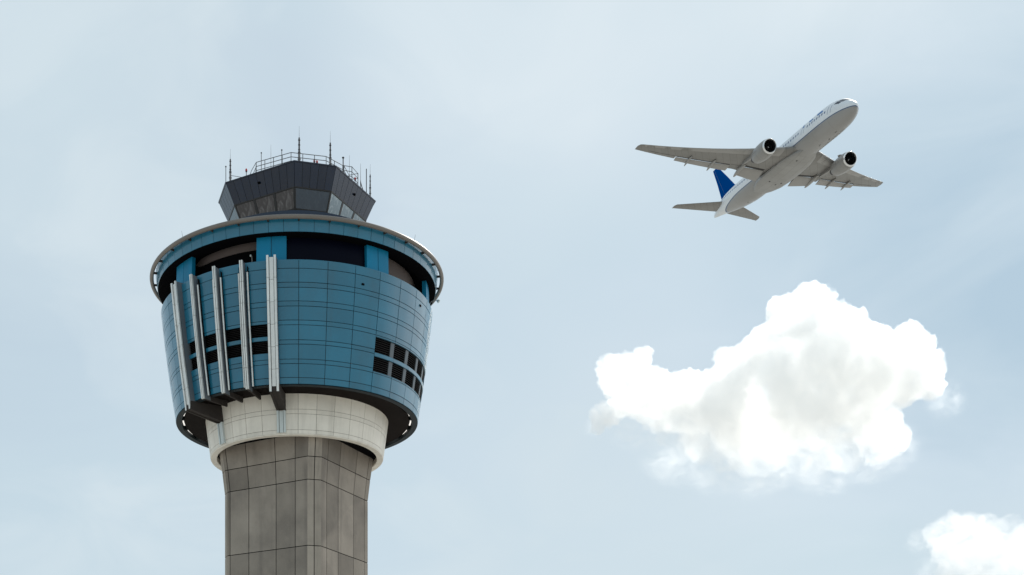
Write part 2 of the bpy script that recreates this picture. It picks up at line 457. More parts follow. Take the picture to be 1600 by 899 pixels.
# --- steel fins
def fin_block(bm, th, off, w, p0, p1, h0, h1, rf=drum_r):
    """straight bar lying on the cone at angle th, shifted sideways by off, from protrusion p0 to p1"""
    T = Vector((cos(th), sin(th), 0))
    pts = []
    for h in (h0, h1):
        for p, s in ((p0, -1), (p1, -1), (p1, 1), (p0, 1)):
            pts.append(pol(rf(h) + p, th, h) + T * (off + s * w / 2))
    hexa(bm, pts)
def segs(h0, h1, n=5, g=0.018):
    e = [h0 + (h1 - h0) * k / n for k in range(n + 1)]
    return [(e[k] + g / 2, e[k + 1] - g / 2) for k in range(n)]
for k, th in enumerate(fin_th):
    wide = k in (0, 4)
    bm = bmesh.new()
    if wide:
        for h0, h1 in segs(24.68, 32.12, 6):
            for s in (-1, 1):
                fin_block(bm, th, s * 0.215, 0.13, 0.335, 0.42, h0, h1)
        for h0, h1 in segs(24.70, 32.02, 6):
            fin_block(bm, th, 0, 0.235, -0.02, 0.36, h0, h1)
        fin = mesh_obj('fin', bm, M['steel'], tower, label='broad silver fin with flat web on the drum')
    else:
        for h0, h1 in segs(24.93, 32.0, 6):
            for s in (-1, 1):
                fin_block(bm, th, s * 0.058, 0.078, 0.36, 0.47, h0, h1)
        fin = mesh_obj('fin', bm, M['steel'], tower, label='slim silver twin blade fin on the drum')
        for s in (-1, 1):
            b2 = bmesh.new()
            for h0, h1 in segs(25.12, 31.4, 6, 0.012):
                T = Vector((cos(th), sin(th), 0))
                a, b = pol(drum_r(h0) + 0.19, th, h0) + T * s * 0.265, pol(drum_r(h1) + 0.19, th, h1) + T * s * 0.265
                tube(b2, [a, b], 0.052, 10)
            mesh_obj('fin_tube', b2, M['steel'], fin, smooth=True)
            b2 = bmesh.new()
            fin_block(b2, th, s * 0.265, 0.02, -0.02, 0.16, 25.2, 31.75)
            mesh_obj('fin_web', b2, M['joint'], fin)
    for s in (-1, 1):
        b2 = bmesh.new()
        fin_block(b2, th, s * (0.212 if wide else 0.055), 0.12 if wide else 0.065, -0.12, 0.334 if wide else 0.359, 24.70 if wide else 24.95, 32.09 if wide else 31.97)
        mesh_obj('fin_flange', b2, M['fin_shade'], fin)
    b2 = bmesh.new()
    fin_block(b2, th, 0, 0.36 if wide else 0.03, -0.10, 0.30 if wide else 0.40, 24.74 if wide else 24.97, 31.9)
    mesh_obj('fin_core', b2, M['joint'], fin)
    # bracket below the soffit, running in to the collar
    b2 = bmesh.new()
    T = Vector((cos(th), sin(th), 0))
    if wide:
        ri, ro = coll_r(24.3) + 0.0, drum_r(24.72) + 0.40
        for off, w, dz in ((-0.215, 0.13, 0), (0.215, 0.13, 0), (0, 0.29, 0.05)):
            pts = []
            for r, h0, h1 in ((ri, 24.30 + dz, 25.26), (ro, 24.66 + dz, 25.165)):
                for s in (-1, 1):
                    pts.append((pol(r, th, h0) + T * (off + s * w / 2), pol(r, th, h1) + T * (off + s * w / 2)))
            hexa(b2, [pts[0][0], pts[1][0], pts[3][0], pts[2][0], pts[0][1], pts[1][1], pts[3][1], pts[2][1]])
    else:
        pts = []
        for r, h0, h1 in ((6.15, 24.93, 25.27), (drum_r(25) + 0.36, 24.93, 25.165)):
            for s in (-1, 1):
                pts.append((pol(r, th, h0) + T * s * 0.055, pol(r, th, h1) + T * s * 0.055))
        hexa(b2, [pts[0][0], pts[1][0], pts[3][0], pts[2][0], pts[0][1], pts[1][1], pts[3][1], pts[2][1]])
    mesh_obj('bracket', b2, M['bracket'], fin)
    if wide:
        b2 = bmesh.new()
        for s in (-1, 1):
            fin_block(b2, th, s * 0.205, 0.12, -0.01, 0.13, 23.06, 24.31, coll_r)
        fin_block(b2, th, 0, 0.23, -0.01, 0.09, 23.06, 24.29, coll_r)
        mesh_obj('collar_strip', b2, M['strip'], fin)
        b2 = bmesh.new()
        fin_block(b2, th, 0, 0.34, -0.012, 0.06, 23.07, 24.28, coll_r)
        mesh_obj('strip_core', b2, M['joint'], fin)

# --- open gallery between parapet and fascia
gal = None
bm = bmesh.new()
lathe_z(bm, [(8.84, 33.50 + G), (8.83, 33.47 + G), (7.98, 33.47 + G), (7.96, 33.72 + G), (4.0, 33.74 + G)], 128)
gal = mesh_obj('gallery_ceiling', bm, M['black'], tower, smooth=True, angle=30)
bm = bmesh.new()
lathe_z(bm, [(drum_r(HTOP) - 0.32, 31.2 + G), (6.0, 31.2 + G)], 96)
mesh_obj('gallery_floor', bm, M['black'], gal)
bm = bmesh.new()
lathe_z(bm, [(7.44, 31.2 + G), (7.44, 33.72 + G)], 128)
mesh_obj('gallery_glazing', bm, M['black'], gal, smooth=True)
def band(a0, a1, hl, hu, name='gallery_wall', r=7.54):
    bm = bmesh.new()
    rings = []
    n = 28
    for k in range(n + 1):
        u = k / n; t = a0 + (a1 - a0) * u
        lo, hi = hl(u), hu(u)
        rings.append([pol(r - 0.06, t, lo), pol(r, t, lo), pol(r, t, hi), pol(r - 0.06, t, hi)])
    loft(bm, rings)
    return mesh_obj(name, bm, M['taupe'], gal, smooth=True, angle=25)
band(radians(-53), radians(-12), lambda u: 33.22 + 0.22 * (1 - min(1, u * 7)) ** 2 - 0.02 * u, lambda u: 33.68 - 0.20 * (1 - min(1, u * 7)) ** 2)
band(radians(36), radians(96), lambda u: 31.3, lambda u: 33.68)
bm = bmesh.new()
slab(bm, 8.20, 8.26, radians(-3.9), radians(31.5), 31.7, 33.46, 20, 8.10, 8.16)
mesh_obj('navy_window', bm, M['violet_glass'], gal, smooth=True, angle=25)
def pil_r(h): return 8.46 - max(0, h - HTOP) * 0.03
for c, w in ((-57.2 + 4.2, 12.2), (-9.2, 11.9), (33.6 + 1.6, 10.9), (78.5, 11), (123, 11), (168, 11), (-147, 11), (-102, 11)):
    bm = bmesh.new()
    a, m_, b = radians(c - w / 2), radians(c), radians(c + w / 2)
    g = 0.0022
    for x, y in ((a, m_ - g), (m_ + g, b)):
        slab(bm, pil_r(HTOP) - 0.25, pil_r(HTOP), x, y, HTOP - 0.2, 33.455, 6, pil_r(33.455) - 0.25, pil_r(33.455))
    p = mesh_obj('pilaster', bm, M['blue_bright'], tower, smooth=True, angle=25)
    bm = bmesh.new()
    slab(bm, pil_r(HTOP) - 0.24, pil_r(HTOP) - 0.03, m_ - 0.004, m_ + 0.004, HTOP - 0.19, 33.45, 1, pil_r(33.455) - 0.24, pil_r(33.455) - 0.03)
    mesh_obj('pilaster_seam', bm, M['joint_blue'], p)

# --- fascia band, deck and ring tube
bm = bmesh.new()
ring_tiles(bm, lambda h: 8.86 + (h - 33.49) * 0.15, [33.49, 34.40], [(PH + k * STEP / 2, PH + (k + 1) * STEP / 2) for k in range(-32, 32)], 0.022, 0.05, sub=4)
fas = mesh_obj('fascia', bm, M['blue'], tower, smooth=True, angle=20)
bm = bmesh.new()
lathe_z(bm, [(8.82, 33.51 + G), (8.94, 34.36 + G), (8.92, 34.41 + G), (3.2, 34.46 + G)], 128)
mesh_obj('roof_deck', bm, M['joint_blue'], fas, smooth=True, angle=30)
bm = bmesh.new()
N_ = 192
rt = 0.128
rings = []
for k in range(N_):
    t = 2 * pi * k / N_
    rings.append([pol(9.235 + rt * cos(2 * pi * j / 14), t, 34.17 + rt * sin(2 * pi * j / 14)) for j in range(14)])
rings.append(rings[0])
vr = [[bm.verts.new(p) for p in r] for r in rings[:-1]]
for i in range(N_):
    for j in range(14):
        bm.faces.new([vr[i][j], vr[(i + 1) % N_][j], vr[(i + 1) % N_][(j + 1) % 14], vr[i][(j + 1) % 14]])
ring = mesh_obj('ring_tube', bm, M['tube'], tower, smooth=True)
for k in range(32):
    t = PH + k * STEP
    bm = bmesh.new()
    T = Vector((cos(t), sin(t), 0))
    pts = []
    for r in (8.93, 9.16):
        for s in (-1, 1): pts.append((pol(r, t, 34.05) + T * s * 0.04, pol(r, t, 34.17) + T * s * 0.04))
    hexa(bm, [pts[0][0], pts[1][0], pts[3][0], pts[2][0], pts[0][1], pts[1][1], pts[3][1], pts[2][1]])
    mesh_obj('ring_bracket', bm, M['bracket'], ring)
# catwalk rim round the foot of the cab
bm = bmesh.new()
lathe_z(bm, [(5.75, 35.90 + G), (5.86, 35.90 + G), (5.86, 36.17 + G), (5.75, 36.17 + G)], 96, closed=True)
lathe_z(bm, [(5.80, 34.38 + G), (5.80, 35.95 + G)], 96)
mesh_obj('catwalk_rim', bm, M['cabmetal'], tower, smooth=True, angle=30)

# --- cab
CA = [radians(a) for a in (-91, -61, -1, 29, 89, 119, 179, 209)]
def cab_r(h): return 5.0 + (h - 39.5) * (0.56 / 1.19) if h > 37.0 else 5.0 - 2.5 * (0.56 / 1.19)
def corner(i, h, dr=0.0):
    a = CA[i % 8]
    return pol(cab_r(h) + dr, a, h)
HW0, HW1, HR = 37.19, 38.31, 39.5
def facept(i, u, h, out=0.0):
    p, q = corner(i, h), corner(i + 1, h)
    n = Vector(((p.y - q.y), -(p.x - q.x), 0)); n = n.normalized()
    mid = (p + q) / 2; c = Vector((0, 0, mid.z))
    if n.dot(mid - c) < 0: n = -n
    return p.lerp(q, u) + n * out
bm = bmesh.new()
for i in range(8):
    L = (corner(i, HR) - corner(i + 1, HR)).length
    n = 9 if L > 4 else 5
    for k in range(n):
        gl = 0.012 / L
        a, b = k / n + (gl if k else 0.004), (k + 1) / n - (gl if k < n - 1 else 0.004)
        hexa(bm, [facept(i, a, HW1), facept(i, b, HW1), facept(i, b, HW1, -0.05), facept(i, a, HW1, -0.05),
                  facept(i, a, HR), facept(i, b, HR), facept(i, b, HR, -0.05), facept(i, a, HR, -0.05)])
cab = mesh_obj('cab', bm, M['cabmetal'], tower)
bm = bmesh.new()
rr = []
for h, o in ((34.42, 0), (36.3, 0), (37.0, 0), (HW0, 0), (HW1, 0), (HR - 0.01, 0)):
    rr.append([corner(i, h, -0.035 - (0.05 if HW0 <= h <= HW1 else 0)) for i in range(8)])
loft(bm, rr)
mesh_obj('cab_core', bm, M['mullion'], cab)
# frames: sill, head and mullions; panes one by one
bm = bmesh.new()
for i in range(8):
    for h0, h1, o in ((HW0 - 0.10, HW0 + 0.05, 0.015), (HW1 - 0.07, HW1 - 0.003, 0.02)):
        hexa(bm, [facept(i, 0, h0, o), facept(i, 1, h0, o), facept(i, 1, h0, -0.05), facept(i, 0, h0, -0.05),
                  facept(i, 0, h1, o), facept(i, 1, h1, o), facept(i, 1, h1, -0.05), facept(i, 0, h1, -0.05)])
mesh_obj('window_frame', bm, M['mullion'], cab)
for i in range(8):
    long = (corner(i, HR) - corner(i + 1, HR)).length > 4
    n = 3 if long else 1
    for k in range(n + 1):
        u = k / n; w = 0.020 if long else 0.030
        a, b = max(0.0, u - w), min(1.0, u + w)
        bm = bmesh.new()
        h0, h1 = HW0 + 0.052, HW1 - 0.072
        hexa(bm, [facept(i, a, h0, 0.012), facept(i, b, h0, 0.012), facept(i, b, h0, -0.06), facept(i, a, h0, -0.06),
                  facept(i, a, h1, 0.012), facept(i, b, h1, 0.012), facept(i, b, h1, -0.06), facept(i, a, h1, -0.06)])
        mesh_obj('mullion', bm, M['mullion'], cab)
    for k in range(n):
        w = 0.020 if long else 0.030
        a, b = k / n + w + 0.001, (k + 1) / n - w - 0.001
        bm = bmesh.new()
        h0, h1 = HW0 + 0.053, HW1 - 0.073
        hexa(bm, [facept(i, a, h0, -0.010), facept(i, b, h0, -0.010), facept(i, b, h0, -0.03), facept(i, a, h0, -0.03),
                  facept(i, a, h1, -0.010), facept(i, b, h1, -0.010), facept(i, b, h1, -0.03), facept(i, a, h1, -0.03)])
        g = 'glass_brown' if i == 1 else 'glass_slate' if i == 2 else ('glass_skylit' if i == 3 else 'glass_clear')
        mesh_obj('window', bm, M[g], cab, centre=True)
# roof slab with a thin edge trim
bm = bmesh.new()
loft(bm, [[corner(i, h, d) for i in range(8)] for h, d in ((HR + 0.002, 0.03), (HR + 0.07, 0.03), (HR + 0.09, -0.08), (HR + 0.10, -0.4))])
roof = mesh_obj('cab_roof', bm, M['cabmetal'], tower)
for i, u in ((1, 0.47), (3, 0.52)):
    bm = bmesh.new()
    hh = 38.95
    c = facept(i, u, hh, 0.0)
    lat = (facept(i, u + 0.02, hh) - c).normalized()
    n = (facept(i, u, hh, 0.1) - c).normalized()
    hexa(bm, [c + lat * -0.07 + n * 0.0, c + lat * 0.07, c + lat * 0.07 + n * 0.10, c + lat * -0.07 + n * 0.10,
              c + lat * -0.07 + Vector((0, 0, 0.10)) + n * 0.0, c + lat * 0.07 + Vector((0, 0, 0.10)), c + lat * 0.07 + n * 0.12 + Vector((0, 0, 0.10)), c + lat * -0.07 + n * 0.12 + Vector((0, 0, 0.10))])
    mesh_obj('fascia_lamp', bm, M['black'], cab)

# --- guard rail
ZR = HR + 0.10 + G
def rail_line(bm, pts, zs, r):
    for z in zs:
        tube(bm, [Vector((p[0], p[1], ZR + z)) for p in pts], r, 6)
rail_pts = [(-3.25, -2.35), (-2.55, -2.80), (-0.37, -4.02), (1.79, -3.52), (3.05, -2.35), (3.05, 1.8), (0.2, 3.6), (-3.0, 2.6), (-3.25, -2.35)]
rail_pts = [(-2.45, -3.30), (-0.29, -4.43), (1.84, -3.98), (2.87, -2.94), (3.2, 1.5), (0.3, 3.6), (-2.9, 2.4), (-2.45, -3.30)]
bm = bmesh.new()
rail_line(bm, rail_pts, (0.25, 0.50, 0.76), 0.021)
gr = mesh_obj('guard_rail', bm, M['rail'], tower, smooth=True)
for i in range(len(rail_pts) - 1):
    a, b = Vector(rail_pts[i]), Vector(rail_pts[i + 1])
    n = max(1, int(round((b - a).length / 0.66)))
    for k in range(n):
        p = a.lerp(b, k / n)
        bm = bmesh.new(); tube(bm, [(p.x, p.y, ZR), (p.x, p.y, ZR + 0.77)], 0.022, 6)
        mesh_obj('rail_post', bm, M['rail'], gr)
bm = bmesh.new()
tube(bm, [(-2.45, -3.3, ZR + 0.76), (-2.75, -3.12, ZR + 0.35), (-2.9, -3.03, ZR)], 0.02, 6)
tube(bm, [(-2.45, -3.3, ZR + 0.5), (-2.7, -3.15, ZR)], 0.02, 6)
mesh_obj('rail_stay', bm, M['rail'], gr)
# hatch cage at the right of the roof
bm = bmesh.new()
cage = [(2.95, -2.65), (3.45, -2.5), (3.85, -1.7), (3.3, -1.5), (2.95, -2.65)]
rail_line(bm, cage, (0.3, 0.6, 0.9), 0.02)
for p in cage[:-1]: tube(bm, [(p[0], p[1], ZR - 0.02), (p[0], p[1], ZR + 0.92)], 0.024, 6)
mesh_obj('hatch_cage', bm, M['rail'], tower)

# --- roof aerials: image position only chose where on the roof each stands
def roof_xy(u, extra):
    k = (u - CXP) / FPX
    best = None
    for i in range(8):
        a, b = pol(4.9, CA[i], 0), pol(4.9, CA[(i + 1) % 8], 0)
        ax, ay, bx, by = a.x, a.y, b.x, b.y
        den = (bx - ax) - k * (by - ay)
        if abs(den) < 1e-9: continue
        s = (k * (80 + ay) + 1.27 - ax) / den
        if -0.01 <= s <= 1.01:
            y = ay + s * (by - ay)
            if best is None or y < best: best = y
    if best is None: best = 0
    y = best + extra
    return (k * (80 + y) + 1.27, y)
def top_h(v, y): return (CYP - v) / FPX * (80 + y) + G
def aerial(u, vtop, r0, extra, kind):
    x, y = roof_xy(u, extra)
    zt = top_h(vtop, y); L = zt - ZR
    bm = bmesh.new()
    if kind == 'mast':
        z1 = ZR + L * 0.34; z2 = ZR + L * 0.72
        tube(bm, [(x, y, ZR - 0.02), (x, y, z1)], r0 * 1.25, 10)
        for q in (0.3, 0.62): tube(bm, [(x, y, ZR + (z1 - ZR) * q - 0.03), (x, y, ZR + (z1 - ZR) * q + 0.03)], r0 * 1.7, 10)
        a = mesh_obj('antenna', bm, M['antenna'], tower, smooth=True)
        bm = bmesh.new()
        tube(bm, [(x, y, z1 + 0.001), (x, y, z1 + 0.10), (x, y, z1 + 0.11), (x, y, z2)], [r0 * 1.5, r0 * 1.5, r0 * 0.95, r0 * 0.8], 10)
        for q in (0.25, 0.55, 0.85): 
            zz = z1 + (z2 - z1) * q
            tube(bm, [(x, y, zz - 0.02), (x, y, zz + 0.02)], r0 * 1.25, 8)
        mesh_obj('dipole', bm, M['antenna_dark'], a, smooth=True)
        bm = bmesh.new()
        tube(bm, [(x, y, z2 + 0.001), (x, y, zt)], [0.012, 0.005], 6)
        mesh_obj('whip', bm, M['antenna'], a, smooth=True)
    elif kind == 'pole':
        tube(bm, [(x, y, ZR - 0.02), (x, y, zt - 0.05)], r0, 8)
        a = mesh_obj('antenna', bm, M['antenna_dark'], tower, smooth=True)
        bm = bmesh.new()
        tube(bm, [(x, y, zt - 0.049), (x, y, zt)], r0 * 2.2, 8)
        mesh_obj('antenna_cap', bm, M['antenna_dark'], a)
    else:
        tube(bm, [(x, y, ZR - 0.02), (x, y, ZR + L * 0.35)], r0 * 1.3, 8)
        a = mesh_obj('antenna', bm, M['antenna'], tower, smooth=True)
        bm = bmesh.new()
        tube(bm, [(x, y, ZR + L * 0.35 + 0.001), (x, y, zt)], [r0 * 0.8, r0 * 0.35], 8)
        mesh_obj('whip', bm, M['antenna'], a, smooth=True)
aerial(352.9, 260, 0.022, 0.35, 'pole')
aerial(359.9, 233, 0.052, 0.5, 'mast')
aerial(408.3, 238.5, 0.020, 1.6, 'pole')
aerial(423.3, 226, 0.018, 2.2, 'whip')
aerial(440.3, 234, 0.022, 2.2, 'pole')
aerial(467.5, 197, 0.058, 0.75, 'mast')
aerial(516.1, 205, 0.055, 0.9, 'mast')
aerial(536.2, 246, 0.034, 1.2, 'pole')
aerial(546.0, 243, 0.020, 1.8, 'whip')
aerial(563.4, 256, 0.020, 0.1, 'whip')
aerial(578.4, 257, 0.042, 0.45, 'mast')
# looped feeder between two whips on the right
x0, y0 = roof_xy(563.4, -0.12); x1, y1 = roof_xy(572.5, -0.12)
bm = bmesh.new()
pts = []
for k in range(13):
    u = k / 12
    pts.append((x0 + (x1 - x0) * u, y0 + (y1 - y0) * u, ZR + 0.55 - 0.62 * sin(pi * (0.08 + 0.60 * u))))
tube(bm, pts + [(x1, y1, ZR + 1.55)], 0.028, 8)
mesh_obj('looped_antenna', bm, M['antenna_dark'], tower, smooth=True)
# tie bar on the left
xa, ya = roof_xy(360.5, 0.5); xb, yb = roof_xy(399, 1.3)
bm = bmesh.new(); tube(bm, [(xa, ya, ZR + 0.62), (xb, yb, ZR + 0.30)], 0.015, 6)
mesh_obj('tie_bar', bm, M['rail'], tower)
# red obstruction lights
for u, ex, up in ((384.9, 0.45, 0.62), (491.2, 0.75, 0.55), (495.4, 0.75, 0.52), (554.9, 0.45, 0.58)):
    x, y = roof_xy(u, ex)
    bm = bmesh.new(); tube(bm, [(x, y, ZR - 0.02), (x, y, ZR + up - 0.12)], 0.022, 8)
    tube(bm, [(x, y, ZR + up - 0.119), (x, y, ZR + up - 0.08)], 0.055, 10)
    a = mesh_obj('obstruction_light', bm, M['antenna_dark'], tower, smooth=True)
    bm = bmesh.new()
    tube(bm, [(x, y, ZR + up - 0.079), (x, y, ZR + up), (x, y, ZR + up + 0.05), (x, y, ZR + up + 0.10)], [0.060, 0.065, 0.055, 0.02], 12)
    mesh_obj('lens', bm, M['red'], a, smooth=True)
# little lightning rods on the ring
for th in (-78, -48, -22, 24, 52, 80, 108, 140, 180, 220, 252):
    t = radians(th)
    bm = bmesh.new(); p = pol(8.95, t, 34.30)
    tube(bm, [p, p + Vector((sin(t) * 0.12, -cos(t) * 0.12, 0.55))], [0.014, 0.006], 6)
    mesh_obj('lightning_rod', bm, M['antenna'], tower)
# goose-neck floodlight on the right of the parapet, and a bent bracket light on the front
for th, hgt, sz in ((79, 0.55, 1.0), (-16.8, 0.40, 0.45)):
    t = radians(th); p = pol(8.52, t, HTOP + 0.02)
    o = Vector((sin(t), -cos(t), 0))
    bm = bmesh.new()
    tube(bm, [p, p + Vector((0, 0, hgt * 0.6)), p + Vector((0, 0, hgt * 0.9)) + o * 0.10 * sz, p + Vector((0, 0, hgt)) + o * 0.28 * sz, p + Vector((0, 0, hgt * 0.97)) + o * 0.42 * sz], 0.020, 8)
    a = mesh_obj('floodlight', bm, M['antenna'], tower, smooth=True)
    bm = bmesh.new()
    q = p + Vector((0, 0, hgt * 0.97)) + o * 0.43 * sz
    tube(bm, [q, q + o * 0.08 * sz + Vector((0, 0, -0.03)), q + o * 0.16 * sz + Vector((0, 0, -0.09))], [0.04 * sz, 0.09 * sz, 0.11 * sz], 12)
    mesh_obj('lamp_head', bm, M['strip'], a, smooth=True)

# ------------------------------------------------------------------ airliner
RP = Matrix(((0.15680087, 0.98494338, 0.07280131), (-0.98405793, 0.16207257, -0.07322892), (-0.08392543, -0.06015835, 0.99465446)))
plane = empty('airliner', (103.866, 278.925, 146.609 + CAM.z), 'white and grey twin engine passenger jet with plain blue tail fin climbing in flight', 'airplane')
plane.rotation_euler = RP.to_euler()
X0 = 31.0

def P3(x, y, z): return Vector((x + X0, y, z))

# stations: s from nose, top, bottom, half width
ST = [(0, -0.62, -0.78, 0.06), (0.12, -0.30, -1.10, 0.36), (0.4, 0.02, -1.42, 0.72), (1.0, 0.50, -1.86, 1.18), (2.0, 1.02, -2.30, 1.70), (3.0, 1.62, -2.58, 2.10),
      (4.2, 2.24, -2.80, 2.46), (5.6, 2.66, -2.94, 2.74), (7.5, 2.94, -3.04, 2.94), (10, 3.08, -3.1, 3.07), (13, 3.1, -3.1, 3.1), (20, 3.1, -3.1, 3.1), (28, 3.1, -3.1, 3.1),
      (36, 3.1, -3.1, 3.1), (42, 3.1, -3.08, 3.1), (45, 3.1, -2.92, 3.06), (48, 3.1, -2.58, 2.92), (51, 3.08, -2.12, 2.66), (54, 3.0, -1.58, 2.28), (57, 2.72, -0.98, 1.72), (59.5, 2.25, -0.50, 1.14), (61.5, 1.65, -0.16, 0.58), (62.6, 1.15, 0.06, 0.26), (62.95, 0.80, 0.25, 0.10)]
def sx(s): return -(2.3 + s * (1 - 2.3 / 20)) if s < 20 else -s
def st_at(s):
    s = min(max(s, 0), ST[-1][0])
    for i in range(len(ST) - 1):
        if s <= ST[i + 1][0]:
            # smooth (catmull) interpolation
            p0, p1, p2, p3 = ST[max(i - 1, 0)], ST[i], ST[i + 1], ST[min(i + 2, len(ST) - 1)]
            t = (s - p1[0]) / (p2[0] - p1[0])
            out = []
            for c in (1, 2, 3):
                d = p2[0] - p1[0]
                m1 = (p2[c] - p0[c]) / max(1e-6, p2[0] - p0[0]) * d
                m2 = (p3[c] - p1[c]) / max(1e-6, p3[0] - p1[0]) * d
                h = (2 * t**3 - 3 * t**2 + 1) * p1[c] + (t**3 - 2 * t**2 + t) * m1 + (-2 * t**3 + 3 * t**2) * p2[c] + (t**3 - t**2) * m2
                out.append(h)
            return out
    return ST[-1][1:]
def fus(s, a, out=0.0):
    """a: angle from straight up; positive to port (+y)"""
    t, b, w = st_at(s)
    zc, hh = (t + b) / 2, (t - b) / 2
    return P3(sx(s), (w + out) * sin(a), zc + (hh + out) * cos(a))
bm = bmesh.new()
ss = [0, 0.05, 0.12, 0.25, 0.4, 0.7, 1.0, 1.4] + [2 + 0.6 * k for k in range(14)] + [11 + 1.5 * k for k in range(20)] + [41 + 0.9 * k for k in range(23)] + [61.5, 62.0, 62.4, 62.7, 62.95]
NA = 64
loft(bm, [[fus(s, 2 * pi * k / NA) for k in range(NA)] for s in ss])

def fuselage_mat():
    m = bpy.data.materials.new('airliner_paint'); m.use_nodes = True
    nt = m.node_tree; N = nt.nodes; L = nt.links; b = N['Principled BSDF']
    b.inputs['Roughness'].default_value = 0.34; b.inputs['Coat Weight'].default_value = 0.1
    tc = N.new('ShaderNodeTexCoord'); sp = N.new('ShaderNodeSeparateXYZ'); L.new(tc.outputs['Object'], sp.inputs[0])
    # paint line height along the body: low at nose and tail
    def mrange(s, a, b_, c, d, typ='LINEAR'):
        r = N.new('ShaderNodeMapRange'); r.interpolation_type = typ; L.new(s, r.inputs['Value'])
        for k, v in zip(('From Min', 'From Max', 'To Min', 'To Max'), (a, b_, c, d)): r.inputs[k].default_value = v
        return r.outputs[0]
    def math2(op, a, b_=None, val=None):
        x = N.new('ShaderNodeMath'); x.operation = op; L.new(a, x.inputs[0])
        if b_ is not None: L.new(b_, x.inputs[1])
        if val is not None: x.inputs[1].default_value = val
        return x.outputs[0]
    fc = N.new('ShaderNodeFloatCurve')
    u = mrange(sp.outputs['X'], -32, 29, 0, 1)
    L.new(u, fc.inputs['Value'])
    c = fc.mapping.curves[0]
    pts = [(0.0, 0.0), (0.03, 0.05), (0.05, 0.16), (0.075, 0.42), (0.11, 0.56), (0.18, 0.61), (0.5, 0.60), (0.82, 0.60), (0.92, 0.61), (0.965, 0.635), (1.0, 0.66)]
    c.points[0].location = pts[0]; c.points[1].location = pts[-1]
    for p in pts[1:-1]: c.points.new(*p)
    fc.mapping.update()
    zl = mrange(fc.outputs[0], 0, 1, -3.6, 0.55)
    d = math2('SUBTRACT', sp.outputs['Z'], zl)
    top = mrange(d, -0.01, 0.01, 0, 1)
    line = math2('LESS_THAN', math2('ABSOLUTE', d), val=0.085)
    n = N.new('ShaderNodeTexNoise'); n.inputs['Scale'].default_value = 0.22; n.inputs['Detail'].default_value = 8
    mp = N.new('ShaderNodeMapping'); mp.inputs['Scale'].default_value = (0.35, 1, 1); L.new(tc.outputs['Object'], mp.inputs['Vector']); L.new(mp.outputs[0], n.inputs['Vector'])
    dirt = mrange(n.outputs['Fac'], 0.42, 0.72, 0, 0.55)
    g = N.new('ShaderNodeMix'); g.data_type = 'RGBA'; L.new(dirt, g.inputs[0])
    g.inputs[6].default_value = (0.27, 0.268, 0.265, 1); g.inputs[7].default_value = (0.185, 0.178, 0.165, 1)
    # frame joints round the body
    w = N.new('ShaderNodeTexWave'); w.wave_type = 'BANDS'; w.bands_direction = 'X'; w.inputs['Scale'].default_value = 0.055; w.inputs['Distortion'].default_value = 0
    L.new(tc.outputs['Object'], w.inputs['Vector'])
    jn = mrange(w.outputs['Fac'], 0.0, 0.004, 0.35, 0)
    g2 = N.new('ShaderNodeMix'); g2.data_type = 'RGBA'; L.new(jn, g2.inputs[0]); L.new(g.outputs[2], g2.inputs[6]); g2.inputs[7].default_value = (0.2, 0.19, 0.18, 1)
    x = N.new('ShaderNodeMix'); x.data_type = 'RGBA'; L.new(top, x.inputs[0]); L.new(g2.outputs[2], x.inputs[6]); x.inputs[7].default_value = (0.66, 0.69, 0.72, 1)
    y = N.new('ShaderNodeMix'); y.data_type = 'RGBA'; L.new(line, y.inputs[0]); L.new(x.outputs[2], y.inputs[6]); y.inputs[7].default_value = (0.03, 0.07, 0.16, 1)
    L.new(y.outputs[2], b.inputs['Base Color'])
    return m
M['fus'] = fuselage_mat()
M['wing'] = mat('grey_wing_paint', (0.205, 0.198, 0.186), 0.46, var=0.10, dirt=0.5, dirt_col=(0.165, 0.155, 0.14), scale=0.3, panel=(5.5, 1.5, 0.028, 0.55))
M['belly'] = mat('grey_belly_paint', (0.275, 0.272, 0.265), 0.38, var=0.08, dirt=0.6, dirt_col=(0.18, 0.17, 0.155), scale=0.4, panel=(4.2, 1.7, 0.03, 0.0))
M['flap'] = mat('grey_flap_paint', (0.29, 0.282, 0.27), 0.42, var=0.06, dirt=0.3, dirt_col=(0.26, 0.24, 0.22), scale=0.4)
M['nacelle'] = mat('pale_nacelle_paint', (0.245, 0.242, 0.236), 0.34, var=0.08, dirt=0.5, dirt_col=(0.24, 0.225, 0.205), scale=0.6, panel=(2.2, 3.0, 0.025, 0.0))
M['lip'] = mat('polished_lip', (0.72, 0.72, 0.72), 0.25, metal=0.9, var=0.03)
M['dark_metal'] = mat('dark_metal', (0.012, 0.013, 0.016), 0.5, metal=0.0, spec=0.3, var=0.1)
M['exhaust'] = mat('exhaust_metal', (0.035, 0.032, 0.032), 0.45, metal=0.3, var=0.15)
M['finblue'] = mat('blue_tail_paint', (0.0, 0.056, 0.25), 0.6, spec=0.0, var=0.05, scale=0.2)
M['stripe'] = mat('navy_paint', (0.02, 0.06, 0.17), 0.4, var=0.05)
M['logo'] = mat('blue_mark_paint', (0.01, 0.13, 0.38), 0.4, var=0.05)
M['cockpit'] = mat('cockpit_glass', (0.008, 0.014, 0.035), 0.1, var=0.05)
M['slot_dark'] = mat('dark_gap', (0.02, 0.018, 0.017), 0.7, var=0.1)
fuse = mesh_obj('fuselage', bm, M['fus'], plane, smooth=True, angle=60, centre=False)

